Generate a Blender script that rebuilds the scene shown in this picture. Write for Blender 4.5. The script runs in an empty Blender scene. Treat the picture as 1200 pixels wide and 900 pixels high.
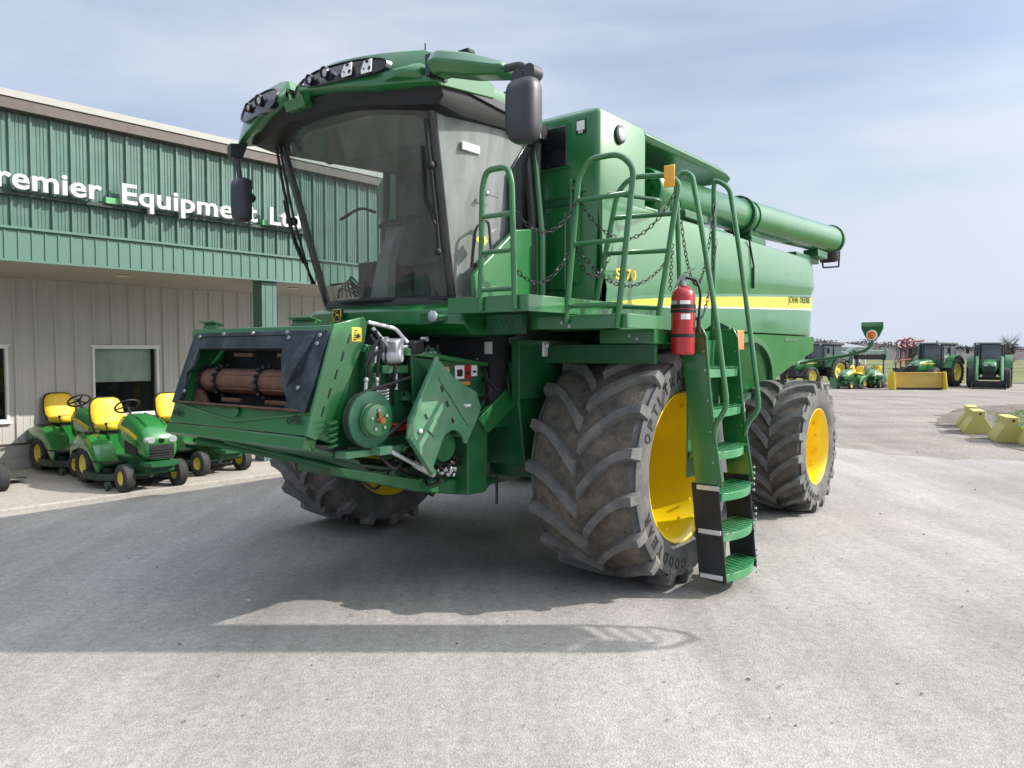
import bpy, bmesh, math, random
from mathutils import Vector, Matrix, Euler
R = math.radians; PI = math.pi
random.seed(7)
sc = bpy.context.scene
COL = sc.collection

# ---------------------------------------------------------------- materials
def nt(m):
    m.use_nodes = True
    t = m.node_tree; t.nodes.clear()
    return t, t.nodes, t.links
def mat(name, col, rough=.5, metal=0, coat=0, var=.12, scale=6., bump=0., bscale=60., dirt=None, dirt_amt=.3, dscale=3., spec=.5, detail=6):
    m = bpy.data.materials.new(name); t, N, L = nt(m)
    o = N.new('ShaderNodeOutputMaterial'); b = N.new('ShaderNodeBsdfPrincipled'); L.new(b.outputs[0], o.inputs[0])
    tc = N.new('ShaderNodeTexCoord')
    n = N.new('ShaderNodeTexNoise'); n.inputs['Scale'].default_value = scale; n.inputs['Detail'].default_value = detail
    L.new(tc.outputs['Object'], n.inputs['Vector'])
    r = N.new('ShaderNodeValToRGB'); r.color_ramp.elements[0].position = .3; r.color_ramp.elements[1].position = .7
    c = Vector(col)
    r.color_ramp.elements[0].color = (*(c*(1-var)), 1); r.color_ramp.elements[1].color = (*[min(1, x) for x in c*(1+var)], 1)
    L.new(n.outputs['Fac'], r.inputs[0]); last = r.outputs[0]
    rr = N.new('ShaderNodeMapRange'); rr.inputs[3].default_value = max(.03, rough-.08); rr.inputs[4].default_value = min(1, rough+.12)
    n3 = N.new('ShaderNodeTexNoise'); n3.inputs['Scale'].default_value = scale*2.3; n3.inputs['Detail'].default_value = 5
    L.new(tc.outputs['Object'], n3.inputs['Vector']); L.new(n3.outputs['Fac'], rr.inputs[0]); L.new(rr.outputs[0], b.inputs['Roughness'])
    if dirt:
        n2 = N.new('ShaderNodeTexNoise'); n2.inputs['Scale'].default_value = dscale; n2.inputs['Detail'].default_value = 10; n2.inputs['Roughness'].default_value = .7
        L.new(tc.outputs['Object'], n2.inputs['Vector'])
        q = N.new('ShaderNodeMapRange'); q.inputs[1].default_value = .45; q.inputs[2].default_value = .7; q.inputs[4].default_value = dirt_amt
        L.new(n2.outputs['Fac'], q.inputs[0])
        x = N.new('ShaderNodeMix'); x.data_type = 'RGBA'; x.inputs[7].default_value = (*dirt, 1)
        L.new(q.outputs[0], x.inputs[0]); L.new(last, x.inputs[6]); last = x.outputs[2]
    L.new(last, b.inputs['Base Color'])
    b.inputs['Metallic'].default_value = metal
    b.inputs['Coat Weight'].default_value = coat; b.inputs['Coat Roughness'].default_value = .16
    b.inputs['Specular IOR Level'].default_value = spec
    if bump:
        nb = N.new('ShaderNodeTexNoise'); nb.inputs['Scale'].default_value = bscale; nb.inputs['Detail'].default_value = 6
        L.new(tc.outputs['Object'], nb.inputs['Vector'])
        bp = N.new('ShaderNodeBump'); bp.inputs['Strength'].default_value = bump; bp.inputs['Distance'].default_value = .01
        L.new(nb.outputs['Fac'], bp.inputs['Height']); L.new(bp.outputs[0], b.inputs['Normal'])
    return m
def glassmat(name, tint, dust, dustfac, rough=.03, streak=1.):
    m = bpy.data.materials.new(name); t, N, L = nt(m)
    o = N.new('ShaderNodeOutputMaterial')
    tr = N.new('ShaderNodeBsdfTransparent'); tr.inputs[0].default_value = (*tint, 1)
    gl = N.new('ShaderNodeBsdfGlossy'); gl.inputs['Roughness'].default_value = rough
    lwn = N.new('ShaderNodeLayerWeight'); lwn.inputs[0].default_value = .5; pw = N.new('ShaderNodeMath'); pw.operation = 'POWER'; pw.inputs[1].default_value = 4.5; L.new(lwn.outputs['Facing'], pw.inputs[0]); fr = N.new('ShaderNodeMapRange'); fr.inputs[3].default_value = .05; fr.inputs[4].default_value = .95; L.new(pw.outputs[0], fr.inputs[0])
    m1 = N.new('ShaderNodeMixShader'); L.new(fr.outputs[0], m1.inputs[0]); L.new(tr.outputs[0], m1.inputs[1]); L.new(gl.outputs[0], m1.inputs[2])
    df = N.new('ShaderNodeBsdfDiffuse'); df.inputs[0].default_value = (*dust, 1)
    m2 = N.new('ShaderNodeMixShader'); L.new(m1.outputs[0], m2.inputs[1]); L.new(df.outputs[0], m2.inputs[2])
    tc = N.new('ShaderNodeTexCoord'); mp = N.new('ShaderNodeMapping'); mp.inputs['Scale'].default_value = (6, 6, 1.2)
    L.new(tc.outputs['Object'], mp.inputs[0])
    n = N.new('ShaderNodeTexNoise'); n.inputs['Scale'].default_value = 1.6; n.inputs['Detail'].default_value = 9; n.inputs['Distortion'].default_value = .6
    L.new(mp.outputs[0], n.inputs['Vector'])
    q = N.new('ShaderNodeMapRange'); q.inputs[1].default_value = .35; q.inputs[2].default_value = .75; q.inputs[3].default_value = dustfac*(1-.5*streak); q.inputs[4].default_value = dustfac*(1+.7*streak)
    L.new(n.outputs['Fac'], q.inputs[0]); L.new(q.outputs[0], m2.inputs[0]); L.new(m2.outputs[0], o.inputs[0])
    return m

DUST = (.30, .27, .22)
GREEN = (.009, .132, .029)
M = {}
M['green'] = mat('green_paint', GREEN, .36, coat=.9, var=.10, scale=2.5, dirt=(.08, .17, .08), dirt_amt=.18, dscale=2.2)
M['green_matte'] = mat('green_frame_paint', (.006, .098, .028), .45, coat=.15, var=.2, scale=5, dirt=(.07, .09, .06), dirt_amt=.4, dscale=4)
M['green_dusty'] = mat('green_dusty_shield_paint', (.05, .20, .10), .5, coat=.1, var=.2, scale=4, dirt=(.22, .28, .2), dirt_amt=.7, dscale=3)
M['green_hood'] = mat('green_hood_paint', (.012, .17, .03), .28, coat=.8, var=.05)
M['yellow'] = mat('yellow_wheel_paint', (.82, .60, .006), .3, coat=.5, var=.05, scale=3, dirt=(.5, .36, .1), dirt_amt=.25)
M['yellow_strip'] = mat('yellow_decal', (.60, .46, .04), .4, var=.03)
M['seat_yellow'] = mat('yellow_vinyl', (.80, .53, .02), .45, var=.06, bump=.1)
M['black'] = mat('black_plastic', (.009, .010, .012), .6, var=.3, dirt=(.08, .08, .08), dirt_amt=.15)
M['roof_black'] = mat('roof_underside_black', (.0045, .005, .006), .55, var=.2)
M['black_gloss'] = mat('black_gloss', (.010, .011, .013), .18, coat=.5, var=.3)
M['mirror_grey'] = mat('dark_grey_mirror_shell', (.035, .037, .042), .42, var=.1)
M['wear'] = mat('blue_black_worn_steel', (.030, .040, .058), .32, metal=.35, var=.4, scale=4, dirt=(.16, .17, .19), dirt_amt=.45, dscale=5)
M['rust'] = mat('rusty_brown_drum', (.13, .065, .042), .55, metal=.3, var=.35, scale=9, bump=.3, dirt=(.20, .10, .06), dirt_amt=.5, dscale=8)
M['chain'] = mat('dark_chain_steel', (.05, .05, .052), .4, metal=.8, var=.3)
M['steel'] = mat('bare_steel', (.45, .45, .46), .3, metal=.9, var=.2)
M['silver'] = mat('silver_cast', (.55, .56, .58), .4, metal=.5, var=.2)
M['red'] = mat('red_paint', (.42, .012, .018), .28, coat=.5, var=.06)
M['white'] = mat('white_label', (.78, .78, .76), .5, var=.04)
M['labelgrey'] = mat('grey_label', (.45, .45, .45), .5, var=.1)
M['orange'] = mat('orange_reflector', (.85, .18, .02), .25, coat=.5, var=.08)
M['amber'] = mat('amber_reflector', (.85, .42, .03), .25, coat=.5, var=.1)
M['lamp'] = mat('lamp_lens', (.45, .47, .48), .1, metal=.3, coat=1, var=.1)
M['interior'] = mat('cab_interior_grey', (.045, .047, .045), .7, var=.15)
M['headliner'] = mat('cab_headliner_beige', (.13, .13, .115), .8, var=.1)
M['seatgrey'] = mat('seat_cloth_dark', (.045, .055, .05), .8, var=.2)
M['windshield'] = glassmat('dusty_windshield_glass', (.83, .89, .885), (.40, .42, .40), .075)
M['sideglass'] = glassmat('dusty_side_glass', (.70, .78, .76), (.46, .50, .485), .48, streak=.3)
M['tyre_side'] = mat('tyre_sidewall_rubber', (.075, .075, .077), .75, var=.2, scale=5, dirt=(.19, .18, .165), dirt_amt=.7, dscale=4, bump=.25, bscale=40)
M['tyre_tread'] = mat('muddy_tread_rubber', (.088, .078, .068), .9, var=.3, scale=12, dirt=(.22, .18, .14), dirt_amt=.9, dscale=4.5, bump=.8, bscale=35)
M['tyre_lug'] = mat('worn_lug_rubber', (.118, .117, .116), .75, var=.25, scale=8, dirt=(.27, .25, .215), dirt_amt=.55, dscale=6, bump=.5, bscale=60)
M['tyre_text'] = mat('black_lettering', (.02, .02, .02), .5)
M['small_tyre'] = mat('mower_tyre_rubber', (.035, .035, .035), .8, var=.2, bump=.3, dirt=(.12, .12, .11), dirt_amt=.4)
M['rim_pale'] = mat('pale_yellow_rim', (.78, .62, .10), .4, var=.05)
M['decal_yellow'] = mat('warning_yellow', (.8, .6, .06), .5)
M['decal_lime'] = mat('lime_yellow_decal', (.75, .85, .05), .5)
M['decal_orange'] = mat('warning_orange', (.75, .28, .05), .5)

# ---------------------------------------------------------------- mesh helpers
class MB:
    def __init__(s): s.v = []; s.f = []; s.m = []; s.mi = 0
    def add(s, vs, fs, mi=None):
        k = len(s.v); s.v += [tuple(p) for p in vs]
        for f in fs: s.f.append(tuple(i+k for i in f)); s.m.append(s.mi if mi is None else mi)
    def hexa(s, p, mi=None):   # p: bottom 4 ccw, top 4
        s.add(p, [(0, 3, 2, 1), (4, 5, 6, 7), (0, 1, 5, 4), (1, 2, 6, 5), (2, 3, 7, 6), (3, 0, 4, 7)], mi)
    def box(s, x0, x1, y0, y1, z0, z1, mi=None):
        s.hexa([(x0, y0, z0), (x1, y0, z0), (x1, y1, z0), (x0, y1, z0), (x0, y0, z1), (x1, y0, z1), (x1, y1, z1), (x0, y1, z1)], mi)
    def rbox(s, c, size, rot=(0, 0, 0), mi=None):
        e = Euler(rot).to_matrix(); c = Vector(c); h = Vector(size)/2
        P = [c+e@Vector((a*h.x, b*h.y, d*h.z)) for d in (-1, 1) for a, b in ((-1, -1), (1, -1), (1, 1), (-1, 1))]
        s.hexa(P, mi)
    def prism(s, pts, off, mi=None):
        n = len(pts); P = [Vector(p) for p in pts]; O = Vector(off)
        nr = Vector((0, 0, 0))
        for i in range(n): nr += P[i].cross(P[(i+1) % n])
        if nr.dot(O) < 0: P.reverse()
        vs = P+[p+O for p in P]
        s.add(vs, [tuple(reversed(range(n))), tuple(range(n, 2*n))]+[(i, (i+1) % n, (i+1) % n+n, i+n) for i in range(n)], mi)
    def loft(s, rings, close=True, caps=True, mi=None):
        n = len(rings[0]); vs = [p for r in rings for p in r]; fs = []
        for j in range(len(rings)-1):
            for i in range(n if close else n-1):
                a, b = j*n+i, j*n+(i+1) % n
                fs.append((a, b, b+n, a+n))
        if caps and close:
            fs.append(tuple(reversed(range(n)))); fs.append(tuple(range((len(rings)-1)*n, len(rings)*n)))
        s.add(vs, fs, mi)
    def tube(s, path, r, n=8, closed=False, mi=None, caps=True):
        P = [Vector(p) for p in path]; k = len(P); rings = []; prev = None
        for i in range(k):
            if closed: d = (P[(i+1) % k]-P[i-1])
            else: d = P[min(i+1, k-1)]-P[max(i-1, 0)]
            d.normalize()
            if prev is None:
                a = Vector((0, 0, 1)) if abs(d.z) < .9 else Vector((1, 0, 0))
                u = d.cross(a).normalized()
            else:
                u = (prev-d*prev.dot(d)).normalized()
            prev = u; w = d.cross(u)
            rr = r[i] if isinstance(r, (list, tuple)) else r
            rings.append([P[i]+(u*math.cos(t*2*PI/n)+w*math.sin(t*2*PI/n))*rr for t in range(n)])
        if closed: rings.append(rings[0])
        s.loft(rings, True, caps and not closed, mi)
    def lathe(s, prof, o, axis, n=32, mi=None, caps=False):   # prof: (along axis, radius)
        o = Vector(o); a = Vector(axis).normalized()
        h = Vector((0, 0, 1)) if abs(a.z) < .9 else Vector((1, 0, 0))
        u = a.cross(h).normalized(); w = a.cross(u)
        rings = [[o+a*d+(u*math.cos(t*2*PI/n)+w*math.sin(t*2*PI/n))*r for t in range(n)] for d, r in prof]
        s.loft(rings, True, caps, mi)
    def cyl(s, a, b, r, n=16, mi=None):
        a = Vector(a); b = Vector(b); s.lathe([(0, r), ((b-a).length, r)], a, b-a, n, mi, True)
    def ball(s, c, r, n=10, mi=None):
        c = Vector(c); r = Vector(r) if hasattr(r, '__len__') else Vector((r, r, r))
        rings = []
        for j in range(n+1):
            t = PI*j/n; q = max(math.sin(t), .001)
            rings.append([c+Vector((r.x*q*math.cos(2*PI*i/(2*n)), r.y*q*math.sin(2*PI*i/(2*n)), -r.z*math.cos(t))) for i in range(2*n)])
        s.loft(rings, True, True, mi)
    def text(s, txt, M4, size=1., ext=.01, width=None, bold=0., mi=None, spacing=1.):
        cu = bpy.data.curves.new('t', 'FONT'); cu.body = txt; cu.size = size; cu.extrude = ext; cu.offset = bold; cu.resolution_u = 3
        cu.space_character = spacing
        ob = bpy.data.objects.new('t', cu); COL.objects.link(ob)
        dg = bpy.context.evaluated_depsgraph_get(); dg.update()
        me = bpy.data.meshes.new_from_object(ob.evaluated_get(dg))
        vs = [v.co.copy() for v in me.vertices]; fs = [tuple(p.vertices) for p in me.polygons]
        bpy.data.objects.remove(ob); bpy.data.meshes.remove(me); bpy.data.curves.remove(cu)
        if not vs: return
        x0 = min(v.x for v in vs); x1 = max(v.x for v in vs); k = (width/(x1-x0)) if width else 1
        s.add([M4@Vector(((v.x-x0)*k, v.y, v.z)) for v in vs], fs, mi)
    def build(s, name, mats, parent=None, bevel=0, smooth=True, loc=None, ang=35, seg=2):
        me = bpy.data.meshes.new(name); me.from_pydata(s.v, [], s.f); me.validate(verbose=False)
        mats = mats if isinstance(mats, (list, tuple)) else [mats]
        for m in mats: me.materials.append(m)
        if len(mats) > 1 and len(me.polygons) == len(s.m): me.polygons.foreach_set('material_index', s.m)
        bm = bmesh.new(); bm.from_mesh(me); bmesh.ops.recalc_face_normals(bm, faces=bm.faces); bm.to_mesh(me); bm.free()
        if smooth:
            me.polygons.foreach_set('use_smooth', [True]*len(me.polygons)); me.set_sharp_from_angle(angle=R(ang))
        o = bpy.data.objects.new(name, me); COL.objects.link(o)
        if parent: o.parent = parent
        if loc: o.location = loc
        if bevel:
            b = o.modifiers.new('bevel', 'BEVEL'); b.width = bevel; b.segments = seg; b.limit_method = 'ANGLE'; b.angle_limit = R(40)
        return o
def tag(o, label=None, cat=None, group=None, kind=None):
    if label: o['label'] = label
    if cat: o['category'] = cat
    if group: o['group'] = group
    if kind: o['kind'] = kind
    return o
def empty(name, loc=(0, 0, 0), rz=0, parent=None):
    o = bpy.data.objects.new(name, None); COL.objects.link(o); o.location = loc; o.rotation_euler = (0, 0, rz); o.empty_display_size = .2
    if parent: o.parent = parent
    return o
def kids(o): return [c for c in bpy.data.objects if c.parent == o]
def copy_tree(o, parent=None):
    c = o.copy(); COL.objects.link(c); c.parent = parent
    for ch in kids(o): copy_tree(ch, c)
    return c
def frame(o, x, y):   # matrix from origin + x dir + y dir
    x = Vector(x).normalized(); y = Vector(y).normalized(); z = x.cross(y)
    m = Matrix((x, y, z)).transposed().to_4x4(); m.translation = Vector(o); return m
def arc(c, r, a0, a1, n, ax, ay):
    c = Vector(c); ax = Vector(ax); ay = Vector(ay)
    return [c+ax*(r*math.cos(R(a0+(a1-a0)*i/n)))+ay*(r*math.sin(R(a0+(a1-a0)*i/n))) for i in range(n+1)]
def rnd_path(pts, r, n=5):   # round the corners of a polyline
    P = [Vector(p) for p in pts]; out = [P[0]]
    for i in range(1, len(P)-1):
        a = (P[i-1]-P[i]); b = (P[i+1]-P[i]); q = min(r, a.length*.45, b.length*.45)
        A = P[i]+a.normalized()*q; Bp = P[i]+b.normalized()*q
        for k in range(n+1):
            t = k/n; out.append(A*(1-t)**2+P[i]*2*t*(1-t)+Bp*t*t)
    out.append(P[-1]); return out

# ---------------------------------------------------------------- camera, light, world
cam = bpy.data.cameras.new('camera'); co = bpy.data.objects.new('camera', cam); COL.objects.link(co)
co.location = (0, 0, 2); co.rotation_euler = (R(90)-math.atan(38/900), 0, 0)
cam.lens = 27; cam.sensor_width = 36; cam.clip_end = 3000; cam.clip_start = .05
sc.camera = co
EL = R(35.5)
sun = bpy.data.lights.new('sun', 'SUN'); so = bpy.data.objects.new('sun', sun); COL.objects.link(so)
sun.energy = 4.3; sun.angle = R(.4); sun.color = (1, .95, .87); so.rotation_euler = (0, R(90)-EL, 0); so.location = (30, 0, 30)
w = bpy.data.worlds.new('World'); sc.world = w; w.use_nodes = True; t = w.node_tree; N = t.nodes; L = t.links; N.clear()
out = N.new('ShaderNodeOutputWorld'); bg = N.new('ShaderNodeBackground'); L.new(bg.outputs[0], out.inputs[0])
sky = N.new('ShaderNodeTexSky'); sky.sky_type = 'NISHITA'; sky.sun_disc = False; sky.sun_elevation = EL; sky.sun_rotation = R(90); sky.air_density = 1.0; sky.dust_density = .15; sky.ozone_density = 1.5
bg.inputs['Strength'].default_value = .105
tc = N.new('ShaderNodeTexCoord')
mp = N.new('ShaderNodeMapping'); mp.inputs['Scale'].default_value = (1, 1, 4.2); mp.inputs['Rotation'].default_value = (R(6), R(-12), R(20)); mp.inputs['Location'].default_value = (.3, .1, 0)
L.new(tc.outputs['Generated'], mp.inputs[0])
cn = N.new('ShaderNodeTexNoise'); cn.inputs['Scale'].default_value = 1.5; cn.inputs['Detail'].default_value = 7; cn.inputs['Roughness'].default_value = .45; cn.inputs['Distortion'].default_value = .35
L.new(mp.outputs[0], cn.inputs['Vector'])
mr = N.new('ShaderNodeMapRange'); mr.inputs[1].default_value = .38; mr.inputs[2].default_value = .62; mr.inputs[3].default_value = .30; mr.inputs[4].default_value = .95
L.new(cn.outputs['Fac'], mr.inputs[0])
mx = N.new('ShaderNodeMix'); mx.data_type = 'RGBA'; 
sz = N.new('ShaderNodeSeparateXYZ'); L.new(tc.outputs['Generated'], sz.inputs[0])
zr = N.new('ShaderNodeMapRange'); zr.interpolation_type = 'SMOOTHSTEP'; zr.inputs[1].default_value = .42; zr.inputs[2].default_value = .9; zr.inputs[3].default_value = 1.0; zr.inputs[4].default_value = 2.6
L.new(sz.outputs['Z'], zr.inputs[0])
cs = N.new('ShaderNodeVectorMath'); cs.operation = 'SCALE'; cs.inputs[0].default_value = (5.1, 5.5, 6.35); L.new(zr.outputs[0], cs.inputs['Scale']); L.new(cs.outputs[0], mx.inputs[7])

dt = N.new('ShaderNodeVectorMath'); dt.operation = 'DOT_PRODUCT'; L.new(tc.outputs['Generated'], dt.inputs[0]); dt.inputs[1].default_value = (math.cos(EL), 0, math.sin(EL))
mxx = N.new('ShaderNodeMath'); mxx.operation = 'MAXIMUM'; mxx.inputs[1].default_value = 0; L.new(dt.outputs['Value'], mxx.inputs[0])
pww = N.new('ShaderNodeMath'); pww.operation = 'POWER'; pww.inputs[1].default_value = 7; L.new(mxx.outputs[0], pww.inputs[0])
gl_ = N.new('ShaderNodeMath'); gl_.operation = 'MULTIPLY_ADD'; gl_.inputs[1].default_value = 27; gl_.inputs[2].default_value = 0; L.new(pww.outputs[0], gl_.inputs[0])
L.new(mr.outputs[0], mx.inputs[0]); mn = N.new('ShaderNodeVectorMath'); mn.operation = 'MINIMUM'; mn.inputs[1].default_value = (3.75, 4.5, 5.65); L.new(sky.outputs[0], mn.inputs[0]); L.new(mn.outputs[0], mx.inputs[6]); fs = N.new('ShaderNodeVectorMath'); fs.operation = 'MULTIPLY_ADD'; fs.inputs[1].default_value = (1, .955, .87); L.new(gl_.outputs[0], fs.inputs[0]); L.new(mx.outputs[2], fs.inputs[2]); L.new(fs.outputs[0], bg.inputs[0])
sc.view_settings.view_transform = 'Standard'; sc.view_settings.look = 'None'; sc.view_settings.exposure = .45; sc.view_settings.gamma = 1
sc.cycles.max_bounces = 8; sc.cycles.transparent_max_bounces = 16
sc.cycles.sample_clamp_indirect = 6

# ---------------------------------------------------------------- ground
def ground_mat(name, cols, big=.25, fine=70., speck=.35, bump=.35, grainscale=120, streak=None, patches=False):
    m = bpy.data.materials.new(name); t, N, L = nt(m)
    o = N.new('ShaderNodeOutputMaterial'); b = N.new('ShaderNodeBsdfPrincipled'); L.new(b.outputs[0], o.inputs[0]); b.inputs['Roughness'].default_value = .9; b.inputs['Specular IOR Level'].default_value = .25
    tc = N.new('ShaderNodeTexCoord')
    def noise(s, d=8, ro=.6, vec=None):
        n = N.new('ShaderNodeTexNoise'); n.inputs['Scale'].default_value = s; n.inputs['Detail'].default_value = d; n.inputs['Roughness'].default_value = ro
        L.new(vec or tc.outputs['Object'], n.inputs['Vector']); return n
    vec = None
    if streak:
        mp = N.new('ShaderNodeMapping'); mp.inputs['Rotation'].default_value = (0, 0, streak[0]); mp.inputs['Scale'].default_value = (streak[1], 1, 1); L.new(tc.outputs['Object'], mp.inputs[0]); vec = mp.outputs[0]
    n1 = noise(big, 8, .62, vec)
    r = N.new('ShaderNodeValToRGB'); e = r.color_ramp.elements; e[0].position = .33; e[1].position = .68; e[0].color = (*cols[0], 1); e[1].color = (*cols[1], 1)
    L.new(n1.outputs['Fac'], r.inputs[0])
    v = N.new('ShaderNodeTexVoronoi'); v.inputs['Scale'].default_value = fine; L.new(tc.outputs['Object'], v.inputs['Vector'])
    sp = N.new('ShaderNodeMapRange'); sp.inputs[3].default_value = 1-speck; sp.inputs[4].default_value = 1+speck
    sx = N.new('ShaderNodeSeparateColor'); L.new(v.outputs['Color'], sx.inputs[0]); L.new(sx.outputs[0], sp.inputs[0])
    n2 = noise(grainscale*.12, 10, .75); s2 = N.new('ShaderNodeMapRange'); s2.inputs[1].default_value = .3; s2.inputs[2].default_value = .7; s2.inputs[3].default_value = .78; s2.inputs[4].default_value = 1.22; L.new(n2.outputs['Fac'], s2.inputs[0])
    mu = N.new('ShaderNodeMath'); mu.operation = 'MULTIPLY'; L.new(sp.outputs[0], mu.inputs[0]); L.new(s2.outputs[0], mu.inputs[1])
    if patches:
        mp2 = N.new('ShaderNodeMapping'); mp2.inputs['Rotation'].default_value = (0, 0, R(-52)); mp2.inputs['Scale'].default_value = (1, .16, 1); L.new(tc.outputs['Object'], mp2.inputs[0])
        for sc_, lo, hi, a, b_, v_ in ((1.1, .42, .62, .84, 1.06, mp2.outputs[0]), (.35, .4, .62, .91, 1.05, None), (5.0, .60, .74, 1.0, .80, None)):
            n4 = noise(sc_, 9, .68, v_); s4 = N.new('ShaderNodeMapRange'); s4.inputs[1].default_value = lo; s4.inputs[2].default_value = hi; s4.inputs[3].default_value = a; s4.inputs[4].default_value = b_; L.new(n4.outputs['Fac'], s4.inputs[0])
            m5 = N.new('ShaderNodeMath'); m5.operation = 'MULTIPLY'; L.new(mu.outputs[0], m5.inputs[0]); L.new(s4.outputs[0], m5.inputs[1]); mu = m5
    vm = N.new('ShaderNodeVectorMath'); vm.operation = 'SCALE'; L.new(r.outputs[0], vm.inputs[0]); L.new(mu.outputs[0], vm.inputs['Scale'])
    L.new(vm.outputs[0], b.inputs['Base Color'])
    ad = N.new('ShaderNodeMath'); ad.operation = 'ADD'; L.new(v.outputs['Distance'], ad.inputs[0]); L.new(n2.outputs['Fac'], ad.inputs[1])
    bp = N.new('ShaderNodeBump'); bp.inputs['Strength'].default_value = bump; bp.inputs['Distance'].default_value = .012; L.new(ad.outputs[0], bp.inputs['Height']); L.new(bp.outputs[0], b.inputs['Normal'])
    return m
def poly_sheet(name, pts, z, m, kind='structure'):
    bm = bmesh.new(); f = bm.faces.new([bm.verts.new((x, y, z)) for x, y in pts]); bmesh.ops.triangulate(bm, faces=[f])
    bmesh.ops.recalc_face_normals(bm, faces=bm.faces)
    me = bpy.data.meshes.new(name); bm.to_mesh(me); bm.free(); me.materials.append(m)
    for p in me.polygons:
        if p.normal.z < 0: me.flip_normals(); break
    o = bpy.data.objects.new(name, me); COL.objects.link(o); o['kind'] = kind; return o
def wob(pts, amp, step):
    out = []
    for i in range(len(pts)):
        a = Vector(pts[i]); b = Vector(pts[(i+1) % len(pts)]); n = max(1, int((b-a).length/step)); d = (b-a); q = Vector((-d.y, d.x)).normalized()
        for k in range(n): out.append(tuple(a+d*k/n+q*random.uniform(-amp, amp)))
    return out
g = ground_mat('yard_gravel', ((.205, .188, .163), (.29, .27, .24)), big=.5, fine=40, speck=.25, bump=.6, patches=True, streak=(R(-12), .22))
poly_sheet('ground', [(-700, -60), (700, -60), (700, 900), (-700, 900)], 0, g)
pv = ground_mat('chip_seal_pavement', ((.272, .260, .241), (.362, .348, .324)), big=.30, fine=110, speck=.17, bump=.28, patches=True)
poly_sheet('pavement', wob([(-40, -20), (30, -20), (32, 11.8), (14, 12.6), (7.5, 14.5), (4.5, 19), (0, 26), (-40, 26)], .28, .35), .004, pv)
gf = ground_mat('field_grass', ((.085, .115, .035), (.165, .16, .075)), big=.05, fine=6, speck=.25, bump=.5, streak=(0, .15))
poly_sheet('field', wob([(-300, 53), (8, 50), (24, 49), (60, 46), (300, 42), (400, 300), (-300, 300)], .5, 3), .006, gf)
lg = ground_mat('lawn_soil_grass', ((.05, .085, .025), (.10, .12, .05)), big=.8, fine=18, speck=.35, bump=.6)
lawn_pts = [(11.6, 15.2), (12.1, 17.2), (12.9, 19.6), (13.6, 21.6), (15.5, 24.5), (19, 27.5), (26, 30), (40, 31), (40, 14.6)]
poly_sheet('lawn', wob(lawn_pts, .12, .5), .010, lg)

vd = ground_mat('dark_verge_debris', ((.075, .065, .052), (.20, .18, .15)), big=1.6, fine=22, speck=.35, bump=.8)
poly_sheet('verge', wob([(10.2, 14.2), (10.6, 16.6), (11.0, 19.2), (11.9, 21.6), (13.3, 24.0), (16.5, 27.6), (22, 30.6), (40, 32), (40, 13.2), (16, 13.4)], .22, .35), .007, vd)
# distant rise
hm = ground_mat('far_slope_soil', ((.060, .052, .052), (.085, .077, .070)), big=.08, fine=1.5, speck=.2, bump=.2)
def ridge(x, zz): return zz*(1+.10*math.sin(x*.031+1)+.05*math.sin(x*.09)+.55*math.exp(-((x-98)/26)**2))
mb = MB(); rows = []
for j, (yy, zz) in enumerate(((165, -.3), (190, .6), (212, 2.3), (235, 3.4), (300, 3.0))):
    rows.append([(x, yy+6*math.sin(x*.02), ridge(x, zz)) for x in range(-260, 420, 12)])
mb.loft(rows, close=False); ho = mb.build('hills', hm, ang=80); ho['kind'] = 'structure'

# woodland: bare crowns as a mass of twig clumps
wm = mat('bare_branch_brown', (.075, .066, .068), .9, var=.35, scale=.05)
wb_ = mat('evergreen_dark', (.03, .045, .025), .9, var=.3, scale=.2)
mb = MB()
def twig(c, s, mi):
    a = [Vector(c)+Vector((random.gauss(0, 1), random.gauss(0, 1), random.gauss(0, .8)))*s for _ in range(4)]
    mb.add(a, [(0, 1, 2), (0, 2, 3), (0, 3, 1), (1, 3, 2)], mi)
for i in range(900):
    x = random.uniform(-120, 300); y = random.uniform(200, 236)+6*math.sin(x*.02)
    base = ridge(x, 1.2+2.1*(y-6*math.sin(x*.02)-200)/36); h = random.uniform(.8, 1.7)*(1+.25*math.sin(x*.3))
    mi = 1 if random.random() < .12 else 0
    for k in range(44):
        a = random.uniform(0, 2*PI); q = random.random()**.5
        mb_c = (x+q*2.0*math.cos(a), y+q*1.5*math.sin(a), base-.3+h*random.uniform(.0, 1))
        twig(mb_c, random.uniform(.10, .24), mi)
    mb.cyl((x, y, 0), (x, y, base+h*.5), .1, 5, mi)
tag(mb.build('distant_woodland', [wm, wb_], smooth=False), 'purple-brown mass of bare trees along the far edge of the field', 'woodland', kind='stuff')

# lawn and field-edge tufts
def tufts(name, poly, n, h0, h1, m, z):
    xs = [p[0] for p in poly]; ys = [p[1] for p in poly]; mb = MB(); c = 0
    def inside(x, y):
        r = False; j = len(poly)-1
        for i in range(len(poly)):
            if (poly[i][1] > y) != (poly[j][1] > y) and x < (poly[j][0]-poly[i][0])*(y-poly[i][1])/(poly[j][1]-poly[i][1])+poly[i][0]: r = not r
            j = i
        return r
    while c < n:
        x = random.uniform(min(xs), max(xs)); y = min(ys)+(max(ys)-min(ys))*random.random()**1.5
        if not inside(x, y): continue
        c += 1
        for k in range(4):
            a = random.uniform(0, PI); h = random.uniform(h0, h1); q = .012
            dx, dy = math.cos(a)*q, math.sin(a)*q; lx, ly = random.gauss(0, .3)*h, random.gauss(0, .3)*h; ox, oy = random.gauss(0, .04), random.gauss(0, .04)
            mb.add([(x+ox-dx, y+oy-dy, z), (x+ox+dx, y+oy+dy, z), (x+ox+lx, y+oy+ly, z+h)], [(0, 1, 2)])
    return mb.build(name, m, smooth=False)
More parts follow.
